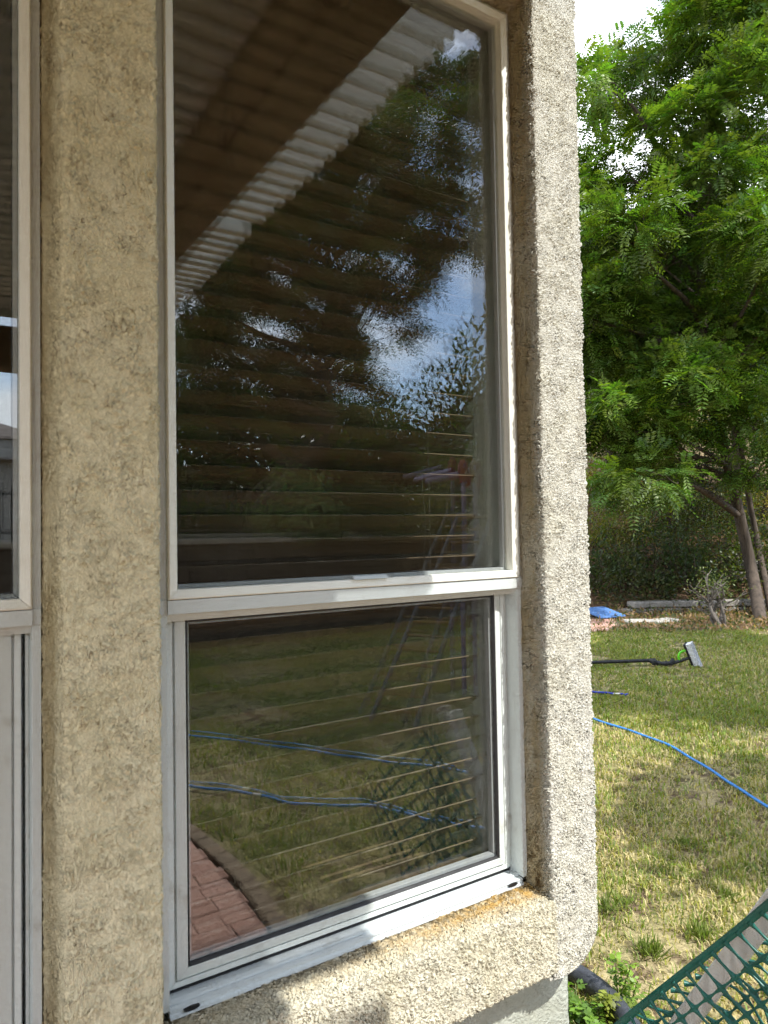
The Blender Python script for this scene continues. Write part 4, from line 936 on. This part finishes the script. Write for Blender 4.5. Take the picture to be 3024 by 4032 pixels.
# ------------------------------------------------------------------ drain pipe, weeds, soil at the house corner
pp = spline([(1.42, 1.25, .02), (1.58, .95, .035), (1.735, .66, .045), (1.765, .50, .045), (1.745, .36, .04), (1.66, .20, .03), (1.50, .05, .02), (1.3, -.05, .01)], 10)
o = tubes('drain_pipe', [(pp, .031)], M['pipe'], None, 14); tag(o, 'black plastic drain pipe lying on the soil by the house corner', 'pipe')
def weed(loc, hgt, nl, label, tint):
    root = empty('weed', loc, label, 'weed', 'weeds by the drain pipe'); loc = np.array(loc); ch, P, D = [], [], []
    for s in range(3):
        e = loc+np.array([random.uniform(-.06, .06), random.uniform(-.06, .06), hgt*random.uniform(.6, 1.0)]); c_ = limb_chain(loc, e, .003, .0015, .06, 8); ch.append(c_)
        for q in range(nl):
            t = random.randint(1, 7); a_ = random.uniform(0, 6.28); P.append(c_[0][t]); D.append((math.cos(a_), math.sin(a_), random.uniform(-.1, .5)))
    tubes('stem', ch, M['weedstem'], root, 6)
    P, D = np.array(P), np.array(D); n = len(P); tn = np.array(tint)*rng.uniform(.7, 1.35, (n, 1))
    V, F, C = pinnate(P, D, np.array([0, 0, 1.])+rng.normal(0, .3, (n, 3)), rng.uniform(.018, .038, n), 2, .021, .0125, tn, .3)
    mesh('leaves', V, F, M['leaf'], root, colors=C); return root
M['weedstem'] = mat_simple('weed_stem', (.12, .16, .04), .6)
for (u, v, h_, nl, lab, tn) in [(2440, 3905, .16, 16, 'bright green weed right of the drain pipe, the tallest of them', (.17, .27, .03)), (2405, 3990, .10, 14, 'low weed with yellowing leaves against the drain pipe', (.20, .23, .035)), (2330, 4010, .12, 16, 'leafy weed between the house wall and the drain pipe', (.14, .25, .03)), (2275, 3990, .10, 12, 'weed tight against the house corner', (.12, .22, .03)), (2460, 4020, .07, 10, 'small weed below the netting edge', (.16, .22, .04))]:
    p = gnd(u, v+ (60 if h_ > .1 else 30)); weed((p[0], p[1], 0.0), h_, nl, lab, tn)
# coarse grass tufts in the worn lawn
def tuft_obj(loc, n, hgt, label):
    P = np.array(loc)+np.concatenate([rng.normal(0, .02, (n, 2)), np.zeros((n, 1))], 1); D = rng.normal(0, .55, (n, 3)); D[:, 2] = 1
    L = rng.uniform(.5, 1.0, n)*hgt; tn = np.array([.15, .195, .045])*rng.uniform(.6, 1.5, (n, 1))
    V, F, C = leaf_quads(P, D, L, np.full(n, .0055), tn); o = mesh('grass_tuft', V, F, M['grass'], colors=C)
    return tag(o, label, 'grass tuft', 'coarse grass tufts in the worn lawn')
for (u, v, n, h_, lab) in [(2750, 3690, 90, .085, 'dark green grass tuft just above the netting edge'), (2560, 3760, 110, .09, 'broad green grass tuft in the middle of the worn lawn'), (2400, 3590, 60, .11, 'upright grass tuft near the house trim corner'), (2690, 3330, 60, .07, 'small grass tuft at the edge of the dark shade patch'), (2450, 3560, 40, .06, 'thin pale tuft right of the upright grass tuft'), (2860, 3540, 60, .07, 'low grass tuft in the sunny worn lawn near the netting')]:
    p = gnd(u, v); tuft_obj((p[0], p[1], 0), n, h_, lab)
# soil clods
print('objects', len(bpy.data.objects), 'tris', sum(sum(len(p.vertices)-2 for p in o.data.polygons) if len(o.data.polygons) < 1000 else len(o.data.loops)-2*len(o.data.polygons) for o in bpy.data.objects if o.type == 'MESH'))
